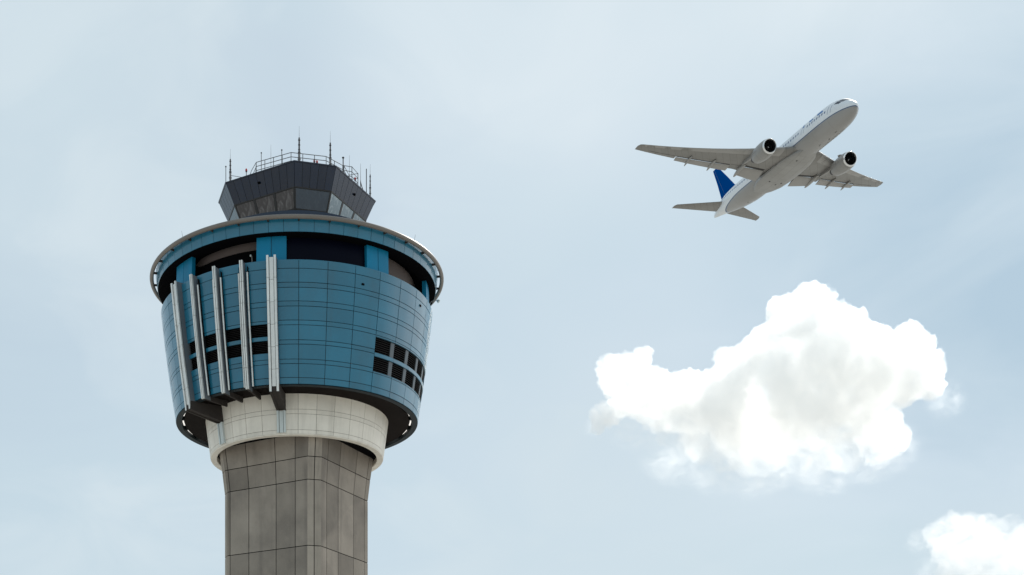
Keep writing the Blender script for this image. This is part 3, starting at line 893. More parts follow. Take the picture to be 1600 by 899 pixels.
def patch(bm, s0, s1, a0, a1, out=0.012, ns=2, na=2, skew=0.0):
    v = [[bm.verts.new(fus(s0 + (s1 - s0) * i / ns + skew * j / na, a0 + (a1 - a0) * j / na, out)) for j in range(na + 1)] for i in range(ns + 1)]
    vi = [[bm.verts.new(fus(s0 + (s1 - s0) * i / ns + skew * j / na, a0 + (a1 - a0) * j / na, -0.03)) for j in range(na + 1)] for i in range(ns + 1)]
    for i in range(ns):
        for j in range(na):
            bm.faces.new([v[i][j], v[i + 1][j], v[i + 1][j + 1], v[i][j + 1]])
            bm.faces.new([vi[i][j], vi[i][j + 1], vi[i + 1][j + 1], vi[i + 1][j]])
    for j in range(na):
        bm.faces.new([v[0][j], v[0][j + 1], vi[0][j + 1], vi[0][j]]); bm.faces.new([v[ns][j], vi[ns][j], vi[ns][j + 1], v[ns][j + 1]])
    for i in range(ns):
        bm.faces.new([v[i][0], vi[i][0], vi[i + 1][0], v[i + 1][0]]); bm.faces.new([v[i][na], v[i + 1][na], vi[i + 1][na], vi[i][na]])
# cockpit windows
for sgn in (-1, 1):
    for a0, a1, s0, s1, sk in ((2, 24, 2.25, 3.30, 0.12), (26, 46, 2.45, 3.70, 0.35), (48, 64, 3.0, 4.4, 0.5)):
        bm = bmesh.new(); patch(bm, s0, s1, sgn * radians(a0), sgn * radians(a1), 0.012, 3, 4, sk)
        mesh_obj('cockpit_window', bm, M['cockpit'], plane, smooth=True)
# cabin windows
wins = [7.6 + 1.02 * k for k in range(47)]
wins = [s for s in wins if not (15.4 < s < 18.2 or 27.0 < s < 28.8 or 38.5 < s < 40.0)]
for sgn in (-1, 1):
    for s in wins:
        bm = bmesh.new(); a = radians(81)
        patch(bm, s - 0.22, s + 0.22, sgn * (a - 0.075), sgn * (a + 0.075), 0.008, 1, 1)
        mesh_obj('cabin_window', bm, M['stripe'], plane)
    for s in (6.0, 16.8, 40.0, 55.2):
        t = st_at(s)
        for dx, w_ in ((-0.5, 0.05), (0.5, 0.05)):
            bm = bmesh.new(); patch(bm, s + dx - w_, s + dx + w_, sgn * radians(62), sgn * radians(96), 0.006, 1, 6)
            mesh_obj('door_seam', bm, M['stripe'], plane)
# blue marks on the upper forward side
for sgn in (-1, 1):
    for s0, s1, a0, a1, sk in ((9.4, 11.6, 57, 72, -1.0), (13.2, 14.9, 60, 71, -0.8), (17.0, 17.7, 54, 72, -0.6)):
        bm = bmesh.new(); patch(bm, s0, s1, sgn * radians(a0), sgn * radians(a1), 0.007, 4, 3, sk)
        mesh_obj('livery_mark', bm, M['logo'], plane)

# belly fairing
BF = [(16.5, 0.5, 0.25), (19, 1.7, 0.45), (21, 2.6, 0.62), (24, 3.25, 0.80), (28, 3.48, 0.88), (33, 3.45, 0.88), (36, 3.15, 0.80), (38.5, 2.4, 0.60), (40.5, 1.4, 0.35), (41.5, 0.5, 0.15)]
bm = bmesh.new()
rings = []
for s, w, h in BF:
    r = []
    for k in range(40):
        a = 2 * pi * k / 40
        e = 0.75
        cx_, cz_ = math.copysign(abs(sin(a)) ** e, sin(a)), math.copysign(abs(cos(a)) ** e, cos(a))
        r.append(P3(-s, w * cx_, -2.55 + (0.6 if cz_ > 0 else h) * cz_ * min(1.0, 0.55 + h)))
    rings.append(r)
loft(bm, rings)
bf = mesh_obj('belly_fairing', bm, M['belly'], plane, smooth=True, angle=50)
def blister(x, y, z, l, w, h, name, m, par):
    bm = bmesh.new()
    bmesh.ops.create_uvsphere(bm, u_segments=16, v_segments=10, radius=1.0)
    for v in bm.verts: v.co = P3(x + v.co.x * l, y + v.co.y * w, z + v.co.z * h)
    return mesh_obj(name, bm, m, par, smooth=True)
for x, y in ((-22.5, -0.9), (-33.0, -1.4), (-34.0, 0.6), (-33.0, 1.4)):
    blister(x, y, -3.22 if x > -30 else -3.38, 0.28, 0.14, 0.10, 'belly_vent', M['slot_dark'], bf)
for x, z in ((-15.0, -3.12), (-12.0, -3.1), (-9.0, -3.06), (-45.5, -2.85)):
    blister(x, 0.0 if x != -12 else 0.4, z, 0.35, 0.06, 0.14, 'blade_aerial', M['belly'], plane)

# wings
def foil(n=22, f=1.0, t=0.12, cam=0.015):
    """closed section from trailing edge over the top to the nose and back along the bottom; cut at fraction f"""
    up, lo = [], []
    for k in range(n + 1):
        x = 0.5 * (1 - cos(pi * k / n)) * f
        yt = 5 * t * (0.2969 * sqrt(x) - 0.126 * x - 0.3516 * x * x + 0.2843 * x**3 - 0.1030 * x**4)
        yc = cam * 4 * x * (1 - x)
        up.append((x, yc + yt)); lo.append((x, yc - yt))
    return up[::-1] + lo[1:]
LE_S = 0.689
def le_x(y): return -20.6 - LE_S * (y - 3.1)
def te_x(y):
    if y < 9.8: return -34.4 - 0.07 * (y - 3.1) * 1.0
    return -34.87 - (y - 9.8) * (42.05 - 34.87) / (30.2 - 9.8)
def wz(y):
    d = y - 3.1
    return -1.75 + 0.105 * d + 0.0031 * d * d
def wt(y): return 0.135 - 0.045 * min(1, (y - 3.1) / 12)
def sec(y, f=1.0, sgn=1):
    c = le_x(y) - te_x(y); tw = radians(3.0 - 4.5 * (y / 30))
    out = []
    for px, pz in foil(f=f, t=wt(y)):
        xx, zz = px * c, pz * c
        out.append(P3(le_x(y) - xx, sgn * y, wz(y) + zz + (0.35 * c - xx) * tan(tw) * 0.6))
    return out
FL = [(3.9, 8.5, 0.26), (11.0, 22.0, 0.22)]       # inboard and outboard flaps (span range, chord share)
def flap_f(y):
    for a, b, c in FL:
        if a <= y <= b: return 1 - c * 0.90
    return 1.0
wing_objs = {}
for sgn in (-1, 1):
    bm = bmesh.new()
    st = []
    for y, f in ((1.5, 1), (3.9 - 0.02, 1), (3.9, 0), (6.2, 0), (8.5, 0), (8.52, 1), (9.8, 1), (10.98, 1), (11.0, 0), (14, 0), (17, 0), (20, 0), (22.0, 0), (22.02, 1), (25, 1), (28, 1), (29.6, 1)):
        st.append(sec(y, 1.0 if f else flap_f(y), sgn))
    # blunt, slightly raked tip
    for y, dx, sc in ((30.05, 0.25, 0.9), (30.30, 0.9, 0.62)):
        base = sec(29.6, 1.0, sgn)
        cx_ = sum((p.x for p in base)) / len(base); cz_ = sum((p.z for p in base)) / len(base)
        lead = max(p.x for p in base); tr = min(p.x for p in base)
        trn = te_x(y) + X0
        st.append([Vector((trn + (p.x - tr) * sc, sgn * y, wz(y) + (p.z - cz_) * sc * 0.8 + cz_ - wz(29.6))) for p in base])
    loft(bm, st)
    W = mesh_obj('wing', bm, M['wing'], plane, smooth=True, angle=40)
    wing_objs[sgn] = W
    for idx, (a, b, cshare) in enumerate(FL):
        defl = radians(15 if idx == 0 else 11)
        bm = bmesh.new()
        rings = []
        for k in range(5):
            y = a + 0.06 + (b - a - 0.12) * k / 4
            c = (le_x(y) - te_x(y)); fc_ = c * cshare * 1.02
            tw = radians(3.0 - 4.5 * (y / 30))
            x_h = le_x(y) - c * (1 - cshare * 0.86); z_h = wz(y) + (0.35 * c - c * (1 - cshare)) * tan(tw) * 0.6 + 0.02 * c * 0.2 - (0.30 if idx == 0 else 0.16)
            r = []
            for px, pz in foil(n=12, t=0.13, cam=0.01):
                xx, zz = px * fc_, pz * fc_
                r.append(P3(x_h - xx * cos(defl) + zz * sin(defl), sgn * y, z_h - xx * sin(defl) + zz * cos(defl)))
            rings.append(r)
        loft(bm, rings)
        F_ = mesh_obj('flap', bm, M['flap'], W, smooth=True, angle=40)
        bm = bmesh.new(); rings = []
        for k in range(5):
            y = a + 0.10 + (b - a - 0.2) * k / 4; c = le_x(y) - te_x(y); tw = radians(3.0 - 4.5 * (y / 30)); f = flap_f(y) - 0.004
            t = wt(y); yt = 5 * t * (0.2969 * sqrt(f) - 0.126 * f - 0.3516 * f**2 + 0.2843 * f**3 - 0.1030 * f**4)
            zl = wz(y) + (0.015 * 4 * f * (1 - f) - yt) * c + (0.35 * c - f * c) * tan(tw) * 0.6
            dx = 0.75 if idx == 0 else 0.30
            rings.append([P3(le_x(y) - f * c + dx, sgn * y, zl - 0.02 - dx * 0.06), P3(le_x(y) - f * c + dx, sgn * y, zl + 0.03), P3(le_x(y) - f * c - 0.02, sgn * y, zl + 0.03), P3(le_x(y) - f * c - 0.02, sgn * y, zl - 0.02)])
        loft(bm, rings)
        mesh_obj('flap_slot', bm, M['slot_dark'], W)
    # flaperon between the flaps and aileron outboard: thin seam lines
    for a, b, f in ((8.6, 10.9, 0.76), (22.3, 27.6, 0.74)):
        bm = bmesh.new()
        rings = []
        for k in range(5):
            y = a + (b - a) * k / 4; c = le_x(y) - te_x(y)
            tw = radians(3.0 - 4.5 * (y / 30))
            def low(fr):
                t = wt(y); yt = 5 * t * (0.2969 * sqrt(fr) - 0.126 * fr - 0.3516 * fr**2 + 0.2843 * fr**3 - 0.1030 * fr**4)
                return wz(y) + (0.015 * 4 * fr * (1 - fr) - yt) * c + (0.35 * c - fr * c) * tan(tw) * 0.6
            rings.append([P3(le_x(y) - f * c, sgn * y, low(f) + 0.04), P3(le_x(y) - f * c, sgn * y, low(f) - 0.012), P3(le_x(y) - f * c - 0.09, sgn * y, low(f + 0.02) - 0.012), P3(le_x(y) - f * c - 0.09, sgn * y, low(f) + 0.04)])
        loft(bm, rings)
        mesh_obj('aileron_seam', bm, M['slot_dark'], W)
    # canoe fairings
    for y, l, w, h in ((8.75, 5.4, 0.40, 0.55), (14.6, 4.4, 0.24, 0.40), (19.4, 3.9, 0.21, 0.34)):
        c = le_x(y) - te_x(y)
        xm = te_x(y) + l * 0.30; zm = wz(y) - 0.035 * c - 0.12 - (0.15 if y < 10 else 0)
        bm = bmesh.new(); rings = []
        for k in range(13):
            u = k / 12; rad = (sin(pi * min(1, u * 0.92 + 0.04)) ** 0.6)
            rad = max(0.04, rad)
            drop = -0.95 * max(0, u - 0.45) ** 1.3
            rings.append([P3(xm + l * (0.5 - u), sgn * (y + w * rad * sin(2 * pi * j / 12)), zm + drop + h * rad * cos(2 * pi * j / 12)) for j in range(12)])
        loft(bm, rings)
        mesh_obj('flap_fairing', bm, M['flap'], W, smooth=True, angle=50)
    # leading edge metal
    bm = bmesh.new(); rings = []
    for k in range(9):
        y = 4.4 + 24.8 * k / 8; c = le_x(y) - te_x(y); tw = radians(3.0 - 4.5 * (y / 30))
        r = []
        for px, pz in foil(n=22, t=wt(y))[16:29]:
            xx, zz = px * c, pz * c
            r.append(P3(le_x(y) - xx + 0.012, sgn * y, wz(y) + zz * 1.01 + (0.35 * c - xx) * tan(tw) * 0.6))
        rings.append(r)
    vr = [[bm.verts.new(p) for p in r] for r in rings]
    for i in range(len(vr) - 1):
        for k in range(len(vr[0]) - 1):
            bm.faces.new([vr[i][k], vr[i][k + 1], vr[i + 1][k + 1], vr[i + 1][k]])
    mesh_obj('leading_edge', bm, M['flap'], W, smooth=True)

# engines
for sgn in (-1, 1):
    org = (-18.5 + X0, sgn * 9.35, -2.95)
    bm = bmesh.new()
    lathe_x(bm, [(0.30, 1.60), (0.8, 1.72), (1.6, 1.80), (2.6, 1.82), (3.6, 1.76), (4.6, 1.62), (5.4, 1.44), (5.42, 1.40), (4.8, 1.42), (4.2, 1.42)], org, 56)
    E_ = mesh_obj('engine', bm, M['nacelle'], plane, smooth=True, angle=45)
    bm = bmesh.new()
    lathe_x(bm, [(0.298, 1.602), (0.12, 1.54), (0.03, 1.48), (0.0, 1.42), (0.04, 1.36), (0.16, 1.315), (0.34, 1.30)], org, 56)
    mesh_obj('intake_lip', bm, M['lip'], E_, smooth=True)
    bm = bmesh.new()
    lathe_x(bm, [(0.34, 1.30), (0.9, 1.32), (1.5, 1.38), (1.52, 0.3), (1.52, 0.01)], org, 56)
    mesh_obj('intake_duct', bm, M['dark_metal'], E_, smooth=True, angle=40)
    bm = bmesh.new()
    for k in range(22):
        t = 2 * pi * k / 22
        def bp(a, r, tt): return Vector((org[0] - a, org[1] + r * sin(tt), org[2] + r * cos(tt)))
        hexa(bm, [bp(1.18, 0.36, t), bp(1.40, 0.36, t + 0.22), bp(1.42, 0.36, t + 0.22), bp(1.20, 0.36, t),
                  bp(1.12, 1.34, t + 0.05), bp(1.42, 1.34, t + 0.16), bp(1.44, 1.34, t + 0.16), bp(1.14, 1.34, t + 0.05)])
    mesh_obj('fan', bm, M['dark_metal'], E_)
    bm = bmesh.new()
    lathe_x(bm, [(0.72, 0.01), (0.80, 0.12), (0.98, 0.25), (1.25, 0.37), (1.40, 0.38)], org, 24)
    # painted swirl on the spinner
    mesh_obj('spinner', bm, M['exhaust'], E_, smooth=True)
    bm = bmesh.new()
    lathe_x(bm, [(0.735, 0.012), (0.76, 0.07), (0.78, 0.09)], (org[0] + 0.012, org[1], org[2]), 12)
    mesh_obj('spinner_tip', bm, M['white'], E_, smooth=True)
    bm = bmesh.new()
    lathe_x(bm, [(4.2, 1.05), (5.2, 1.0), (6.2, 0.84), (7.0, 0.66), (7.02, 0.60), (6.6, 0.58)], org, 40)
    lathe_x(bm, [(6.4, 0.46), (7.0, 0.42), (7.6, 0.24), (7.9, 0.03)], org, 32)
    mesh_obj('exhaust_nozzle', bm, M['exhaust'], E_, smooth=True, angle=40)
    bm = bmesh.new()
    lathe_x(bm, [(4.22, 1.05), (4.22, 1.42)], org, 40)
    mesh_obj('bypass_duct', bm, M['slot_dark'], E_)
    # pylon: thin lofted strut from the cowl back under the wing
    bm = bmesh.new(); rings = []
    y0 = 9.35
    for a, zb, zt, w in ((1.4, 1.66, 1.82, 0.05), (2.4, 1.6, 2.10, 0.22), (4.2, 1.2, 2.25, 0.30), (6.0, 0.75, 1.95, 0.32), (8.2, 0.75, 1.75, 0.28), (10.6, 0.9, 1.6, 0.2), (12.6, 1.2, 1.5, 0.06)):
        xx = org[0] - a
        rings.append([Vector((xx, org[1] + w, org[2] + zb)), Vector((xx, org[1] + w * 1.05, org[2] + zt)), Vector((xx, org[1] - w * 1.05, org[2] + zt)), Vector((xx, org[1] - w, org[2] + zb))])
    loft(bm, rings)
    mesh_obj('pylon', bm, M['nacelle'], E_, smooth=True, angle=50)
    # strake on the inboard side
    bm = bmesh.new()
    q = lambda a, r, t: Vector((org[0] - a, org[1] - sgn * r * sin(t), org[2] + r * cos(t)))
    t = radians(48)
    hexa(bm, [q(1.3, 1.76, t), q(2.7, 1.80, t), q(2.7, 1.80, t + .02), q(1.3, 1.76, t + .02), q(2.0, 2.12, t), q(2.7, 2.2, t), q(2.7, 2.2, t + .012), q(2.0, 2.12, t + .012)])
    mesh_obj('strake', bm, M['nacelle'], E_)

# tail fin and stabilisers
def surf_loft(bm, secs, axis):
    rings = []
    for lead, trail, pos, t in secs:
        c = lead[0] - trail[0]
        r = []
        for px, pz in foil(n=16, t=t, cam=0.0):
            x = lead[0] - px * c
            if axis == 'z': r.append(P3(x, pz * c, pos))
            else: r.append(P3(x, pos[0], pos[1] + pz * c))
        rings.append(r)
    loft(bm, rings)
bm = bmesh.new()
surf_loft(bm, [((-49.8, 0), (-58.6, 0), 1.6, 0.10), ((-51.6, 0), (-59.6, 0), 3.0, 0.10), ((-57.6, 0), (-62.8, 0), 7.9, 0.095), ((-63.5, 0), (-66.15, 0), 12.6, 0.09), ((-64.1, 0), (-66.2, 0), 12.75, 0.05)], 'z')
fin = mesh_obj('tail_fin', bm, M['finblue'], plane, smooth=True, angle=40)
bm = bmesh.new()
for sd in (-1, 1):
    rings = []
    for f_, z in ((0.70, 3.4), (0.70, 12.3)):
        u = (z - 3.0) / 9.6
        le, te = -51.6 - 11.9 * u, -59.6 - 6.55 * u
        c = le - te; x = le - f_ * c
        t = 0.095; yt = 5 * t * (0.2969 * sqrt(f_) - 0.126 * f_ - 0.3516 * f_**2 + 0.2843 * f_**3 - 0.1030 * f_**4) * c
        rings.append([P3(x + 0.04, sd * (yt - 0.03), z), P3(x + 0.04, sd * (yt + 0.006), z), P3(x - 0.04, sd * (yt + 0.006), z), P3(x - 0.04, sd * (yt - 0.03), z)])
    loft(bm, rings)
mesh_obj('rudder_seam', bm, M['stripe'], fin)
for sgn in (-1, 1):
    bm = bmesh.new()
    surf_loft(bm, [((-53.6, 0), (-60.2, 0), (sgn * 0.6, 0.55), 0.10), ((-54.7, 0), (-60.6, 0), (sgn * 2.0, 0.62), 0.10), ((-60.9, 0), (-63.2, 0), (sgn * 10.9, 1.15), 0.09), ((-61.8, 0), (-63.4, 0), (sgn * 11.2, 1.17), 0.05)], 'y')
    S_ = mesh_obj('stabilizer', bm, M['wing'], plane, smooth=True, angle=40)

# ------------------------------------------------------------------ clouds (closed billowed hulls filled with even mist)
def cloud_mat(name, dens, aniso=0.0, lo=0.40, hi=0.62, zlo=-130.0, zhi=10.0, nscale=0.026, skin=False):
    m = bpy.data.materials.new(name); m.use_nodes = True
    nt = m.node_tree; nt.nodes.clear()
    o = nt.nodes.new('ShaderNodeOutputMaterial'); v = nt.nodes.new('ShaderNodeVolumePrincipled')
    v.inputs['Color'].default_value = (1.0, 0.9985, 0.995, 1); v.inputs['Density'].default_value = dens; v.inputs['Anisotropy'].default_value = aniso
    nt.links.new(v.outputs[0], o.inputs['Volume'])
    # mist gathers in curls at two scales and thins out towards the evaporating underside
    tc = nt.nodes.new('ShaderNodeTexCoord')
    def mr(sock, f0, f1, t0, t1, typ='LINEAR'):
        r = nt.nodes.new('ShaderNodeMapRange'); r.interpolation_type = typ; nt.links.new(sock, r.inputs['Value'])
        for k, x in zip(('From Min', 'From Max', 'To Min', 'To Max'), (f0, f1, t0, t1)): r.inputs[k].default_value = x
        return r.outputs[0]
    def mul(x, y):
        q = nt.nodes.new('ShaderNodeMath'); q.operation = 'MULTIPLY'; nt.links.new(x, q.inputs[0]); nt.links.new(y, q.inputs[1]); return q.outputs[0]
    n = nt.nodes.new('ShaderNodeTexNoise')
    n.inputs['Scale'].default_value = nscale; n.inputs['Detail'].default_value = 8; n.inputs['Roughness'].default_value = 0.68; n.inputs['Distortion'].default_value = 0.8
    nt.links.new(tc.outputs['Object'], n.inputs['Vector'])
    sp = nt.nodes.new('ShaderNodeSeparateXYZ'); nt.links.new(tc.outputs['Object'], sp.inputs[0])
    d = mul(mr(n.outputs['Fac'], lo, hi, 0.0, dens), mr(sp.outputs['Z'], zlo, zhi, 0.16, 1.0, 'SMOOTHSTEP'))
    if skin:
        ln = nt.nodes.new('ShaderNodeVectorMath'); ln.operation = 'LENGTH'; nt.links.new(tc.outputs['Object'], ln.inputs[0])
        oi = nt.nodes.new('ShaderNodeObjectInfo'); ad = nt.nodes.new('ShaderNodeVectorMath'); ad.operation = 'MULTIPLY_ADD'; ad.inputs[1].default_value = (1, 1, 1)
        nt.links.new(tc.outputs['Object'], ad.inputs[0]); nt.links.new(oi.outputs['Random'], ad.inputs[2]); nt.links.new(ad.outputs[0], n.inputs['Vector'])
        d = mul(d, mr(ln.outputs['Value'], 0.25, 0.97, 1.0, 0.0, 'SMOOTHSTEP'))
    nt.links.new(d, v.inputs['Density'])
    return m
def billow(name, puffs, depth, voxel, mat_, amp, seed, crust=14):
    """puffs: (x, y, r) in a sketch grid; built as overlapping balls at real distance, merged and roughened"""
    k = 1 / 1.877
    rnd = random.Random(seed)
    bm = bmesh.new()
    for (px, py, pr) in puffs:
        u, v = 900 + px * k, 420 + py * k
        Y = depth + rnd.uniform(-0.5, 0.5) * 120
        R = pr * k / FPX * depth * 0.97
        c = Vector(((u - CXP) / FPX * Y, Y, CAM.z + (CYP - v) / FPX * Y))
        r = bmesh.ops.create_icosphere(bm, subdivisions=3, radius=R)
        ph = Vector((rnd.uniform(0, 99), rnd.uniform(0, 99), rnd.uniform(0, 99)))
        for vv in r['verts']:
            vv.co = vv.co + c
        # knobbly smaller heads on the outside of each big puff
        for _ in range(crust):
            d = Vector((rnd.gauss(0, 1), rnd.gauss(0, 0.8), rnd.gauss(0.25, 1))).normalized()
            r2 = R * rnd.uniform(0.12, 0.34)
            r = bmesh.ops.create_icosphere(bm, subdivisions=2, radius=r2)
            for vv in r['verts']: vv.co = vv.co + c + d * (R - r2 * rnd.uniform(0.1, 0.7))
    cen = sum((v.co for v in bm.verts), Vector()) / len(bm.verts)
    for v in bm.verts: v.co -= cen
    me = bpy.data.meshes.new(name + '_raw'); bm.to_mesh(me); bm.free()
    def remesh(me, size):
        tmp = bpy.data.objects.new(name + '_raw', me); COL.objects.link(tmp)
        md = tmp.modifiers.new('r', 'REMESH'); md.mode = 'VOXEL'; md.voxel_size = size
        ev = tmp.evaluated_get(bpy.context.evaluated_depsgraph_get())
        m2 = bpy.data.meshes.new_from_object(ev)
        bpy.data.objects.remove(tmp); bpy.data.meshes.remove(me)
        return m2
    def rough(m2, octs):
        n = [v.normal.copy() for v in m2.vertices]
        for v, nn in zip(m2.vertices, n):
            p = v.co; d = 0
            for sc, a in octs:
                q = p / sc + Vector((seed, 3.1 * seed, 7.7))
                d += a * (0.55 - abs(noise.noise(q)) * 2.0)
            v.co = p + nn * d * amp
    m2 = remesh(me, voxel * 1.3)
    rough(m2, ((70, 1.5), (34, 1.3), (18, 0.9)))
    m2 = remesh(m2, voxel)
    rough(m2, ((12, 0.8), (6.5, 0.75), (4, 0.5)))
    # one object per separate puff; hollow bubbles left inside are dropped
    bm = bmesh.new(); bm.from_mesh(m2); bpy.data.meshes.remove(m2)
    left = set(bm.verts); isl = []
    while left:
        st = [left.pop()]; cur = set(st)
        while st:
            v = st.pop()
            for e in v.link_edges:
                w = e.other_vert(v)
                if w in left: left.discard(w); cur.add(w); st.append(w)
        isl.append(cur)
    res = []
    own = {v: k for k, cur in enumerate(isl) for v in cur}
    by = [[] for _ in isl]
    for f in bm.faces: by[own[f.verts[0]]].append(f)
    for cur, fs in zip(isl, by):
        if len(cur) < 60: continue
        vol = 0.0
        for f in fs:
            vs = [v.co for v in f.verts]
            for i in range(1, len(vs) - 1): vol += vs[0].dot(vs[i].cross(vs[i + 1])) / 6
        if vol <= 0: continue
        ix = {}; co = []
        for f in fs:
            for v in f.verts:
                if v not in ix: ix[v] = len(co); co.append(v.co)
        c0 = sum(co, Vector()) / len(co)
        mm = bpy.data.meshes.new(name); mm.from_pydata([tuple(c - c0) for c in co], [], [[ix[v] for v in f.verts] for f in fs])
        mm.materials.append(mat_)
        for p in mm.polygons: p.use_smooth = True
        o = bpy.data.objects.new(name, mm); COL.objects.link(o); o.location = cen + c0
        res.append((len(co), o))
    bm.free()
    res.sort(key=lambda x: -x[0])
    return [o for _, o in res]
BIG = [(100,290,28),(150,290,48),(192,268,26),(110,340,36),(150,370,60),(92,430,36),(66,462,20),(200,350,62),(240,390,78),(300,390,78),(340,345,45),(330,322,24),
 (380,400,90),(400,470,95),(300,460,55),(460,330,66),(440,262,26),(490,270,50),(540,250,58),(560,210,42),(480,400,100),(560,330,100),(600,200,56),(608,115,32),(640,140,66),
 (690,95,46),(722,108,42),(700,180,88),(760,150,56),(818,180,50),(780,240,108),(860,250,86),(918,238,46),(960,232,50),(975,190,24),(1000,240,46),(1040,270,34),(1000,310,66),
 (1040,340,38),(930,330,76),(700,300,118),(820,350,108),(640,420,118),(750,440,108),(850,440,88),(900,490,70),(938,510,30),(870,540,42),(780,530,76),(690,560,66),
 (600,520,86),(520,540,66),(450,545,46),(500,480,96),(560,560,52)]
W1 = [(300,560,130,95), (420,610,110,70), (180,480,110,70), (560,620,130,60), (720,620,120,55), (1085,385,75,70), (940,520,90,90), (880,590,110,50), (60,460,50,40)]
SMALL = [(x, y + 12, r) for x, y, r in [(1040,770,24),(1062,745,18),(1100,750,42),(1110,722,12),(1160,752,42),(1210,752,36),(1270,768,40),(1320,792,46),(1100,815,54),(1180,820,78),(1260,830,68),(1330,850,68),(1062,800,30),(1130,880,60),(1220,890,70),(1320,920,70)]]
W2 = [(1010,800,60,50), (1060,880,80,70), (1110,750,90,45)]
M['cloud'] = cloud_mat('cloud_mist', 0.072, 0.5, 0.385, 0.585)
M['cloud_soft'] = cloud_mat('pale_cloud_mist', 0.026, 0.3, 0.39, 0.62, -90.0, 40.0)
M['wisp'] = cloud_mat('thin_mist', 0.020, 0.5, 0.44, 0.72, -3, -2, 2.4, True)
def veil_puff(px, py, rx, ry, depth):
    """rounded body of thin mist that fades out towards its skin"""
    k = 1 / 1.877
    bm = bmesh.new(); bmesh.ops.create_icosphere(bm, subdivisions=3, radius=1.0)
    me = bpy.data.meshes.new('wisp'); bm.to_mesh(me); bm.free(); me.materials.append(M['wisp'])
    for p in me.polygons: p.use_smooth = True
    o = bpy.data.objects.new('wisp', me); COL.objects.link(o)
    u, v = 900 + px * k, 420 + py * k
    o.location = ((u - CXP) / FPX * depth, depth, CAM.z + (CYP - v) / FPX * depth)
    m = k / FPX * depth
    o.scale = (rx * m, 0.8 * (rx + ry) / 2 * m, ry * m)
    o.rotation_euler = (0, random.uniform(-0.5, 0.1), random.uniform(-0.4, 0.4))
    return o
for puffs, veil, sd_, km, lab in ((BIG, W1, 3, 'cloud', 'large bright white cumulus cloud in the open sky below the jet'), (SMALL, W2, 11, 'cloud_soft', 'small pale cumulus cloud cut off by the lower right corner')):
    cl = billow('cloud', puffs, 1800, 2.7, M[km], 4.4, sd_)
    c = cl[0]
    c['label'] = lab; c['category'] = 'cloud'; c['group'] = 'white cumulus clouds'
    for o in cl[1:]:
        o.name = 'cloud_puff'; o.parent = c; o.location = o.location - c.location
    for args in veil:
        o = veil_puff(*args, 1800); o.parent = c; o.location = o.location - c.location
        o['label'] = 'thin wispy veil trailing off the cloud edge'

# ------------------------------------------------------------------ ground
bm = bmesh.new()
ringv = []
for r in (60, 200, 800, 3000, 9000):
    ringv.append([bm.verts.new((r * cos(2 * pi * k / 48), 80 + r * sin(2 * pi * k / 48), 0)) for k in range(48)])
bm.faces.new(ringv[0])
for i in range(4):
    for k in range(48):
        bm.faces.new([ringv[i][k], ringv[i][(k + 1) % 48], ringv[i + 1][(k + 1) % 48], ringv[i + 1][k]])
M['ground'] = mat('pale_apron_concrete', (0.42, 0.405, 0.375), 0.9, spec=0.2, var=0.12, dirt=0.4, dirt_col=(0.30, 0.28, 0.24), scale=0.02)
g = mesh_obj('ground', bm, M['ground'], None, centre=False)
g['kind'] = 'structure'; g['label'] = 'pale concrete airport apron around the foot of the tower'

# ------------------------------------------------------------------ light
SUN_EL, SUN_AZ = radians(42), radians(34)          # behind the tower, to the right of the view
sd = Vector((sin(SUN_AZ) * cos(SUN_EL), cos(SUN_AZ) * cos(SUN_EL), sin(SUN_EL)))
ld = bpy.data.lights.new('sun', 'SUN'); lo = bpy.data.objects.new('sun', ld); COL.objects.link(lo)
ld.energy = 4.0; ld.angle = radians(0.53); ld.color = (1.0, 0.95, 0.87)
lo.rotation_euler = sd.to_track_quat('Z', 'Y').to_euler(); lo.location = (60, 60, 200)

w = bpy.data.worlds.new('World'); scene.world = w; w.use_nodes = True
nt = w.node_tree; N = nt.nodes; L = nt.links; N.clear()
out = N.new('ShaderNodeOutputWorld'); bg = N.new('ShaderNodeBackground'); L.new(bg.outputs[0], out.inputs[0])
sky = N.new('ShaderNodeTexSky'); sky.sky_type = 'NISHITA'; sky.sun_disc = False
sky.sun_elevation = SUN_EL; sky.sun_rotation = SUN_AZ
sky.altitude = 0; sky.air_density = 1.0; sky.dust_density = 2.0; sky.ozone_density = 1.5
bg.inputs['Strength'].default_value = 0.10
# thin high cirrus veil mixed over the clear sky
tc = N.new('ShaderNodeTexCoord')
mp = N.new('ShaderNodeMapping'); mp.inputs['Scale'].default_value = (1.0, 1.0, 2.0); mp.inputs['Rotation'].default_value = (0.3, 0.2, 0.5)
L.new(tc.outputs['Generated'], mp.inputs['Vector'])
nz = N.new('ShaderNodeTexNoise'); nz.inputs['Scale'].default_value = 3.2; nz.inputs['Detail'].default_value = 5; nz.inputs['Roughness'].default_value = 0.5; nz.inputs['Distortion'].default_value = 0.6
L.new(mp.outputs[0], nz.inputs['Vector'])
mr = N.new('ShaderNodeMapRange'); L.new(nz.outputs['Fac'], mr.inputs['Value'])
for k, v in zip(('From Min', 'From Max', 'To Min', 'To Max'), (0.28, 0.74, 0.70, 0.97)): mr.inputs[k].default_value = v
mx = N.new('ShaderNodeMix'); mx.data_type = 'RGBA'
L.new(mr.outputs[0], mx.inputs[0]); L.new(sky.outputs[0], mx.inputs[6]); mx.inputs[7].default_value = (5.95, 7.25, 8.0, 1)
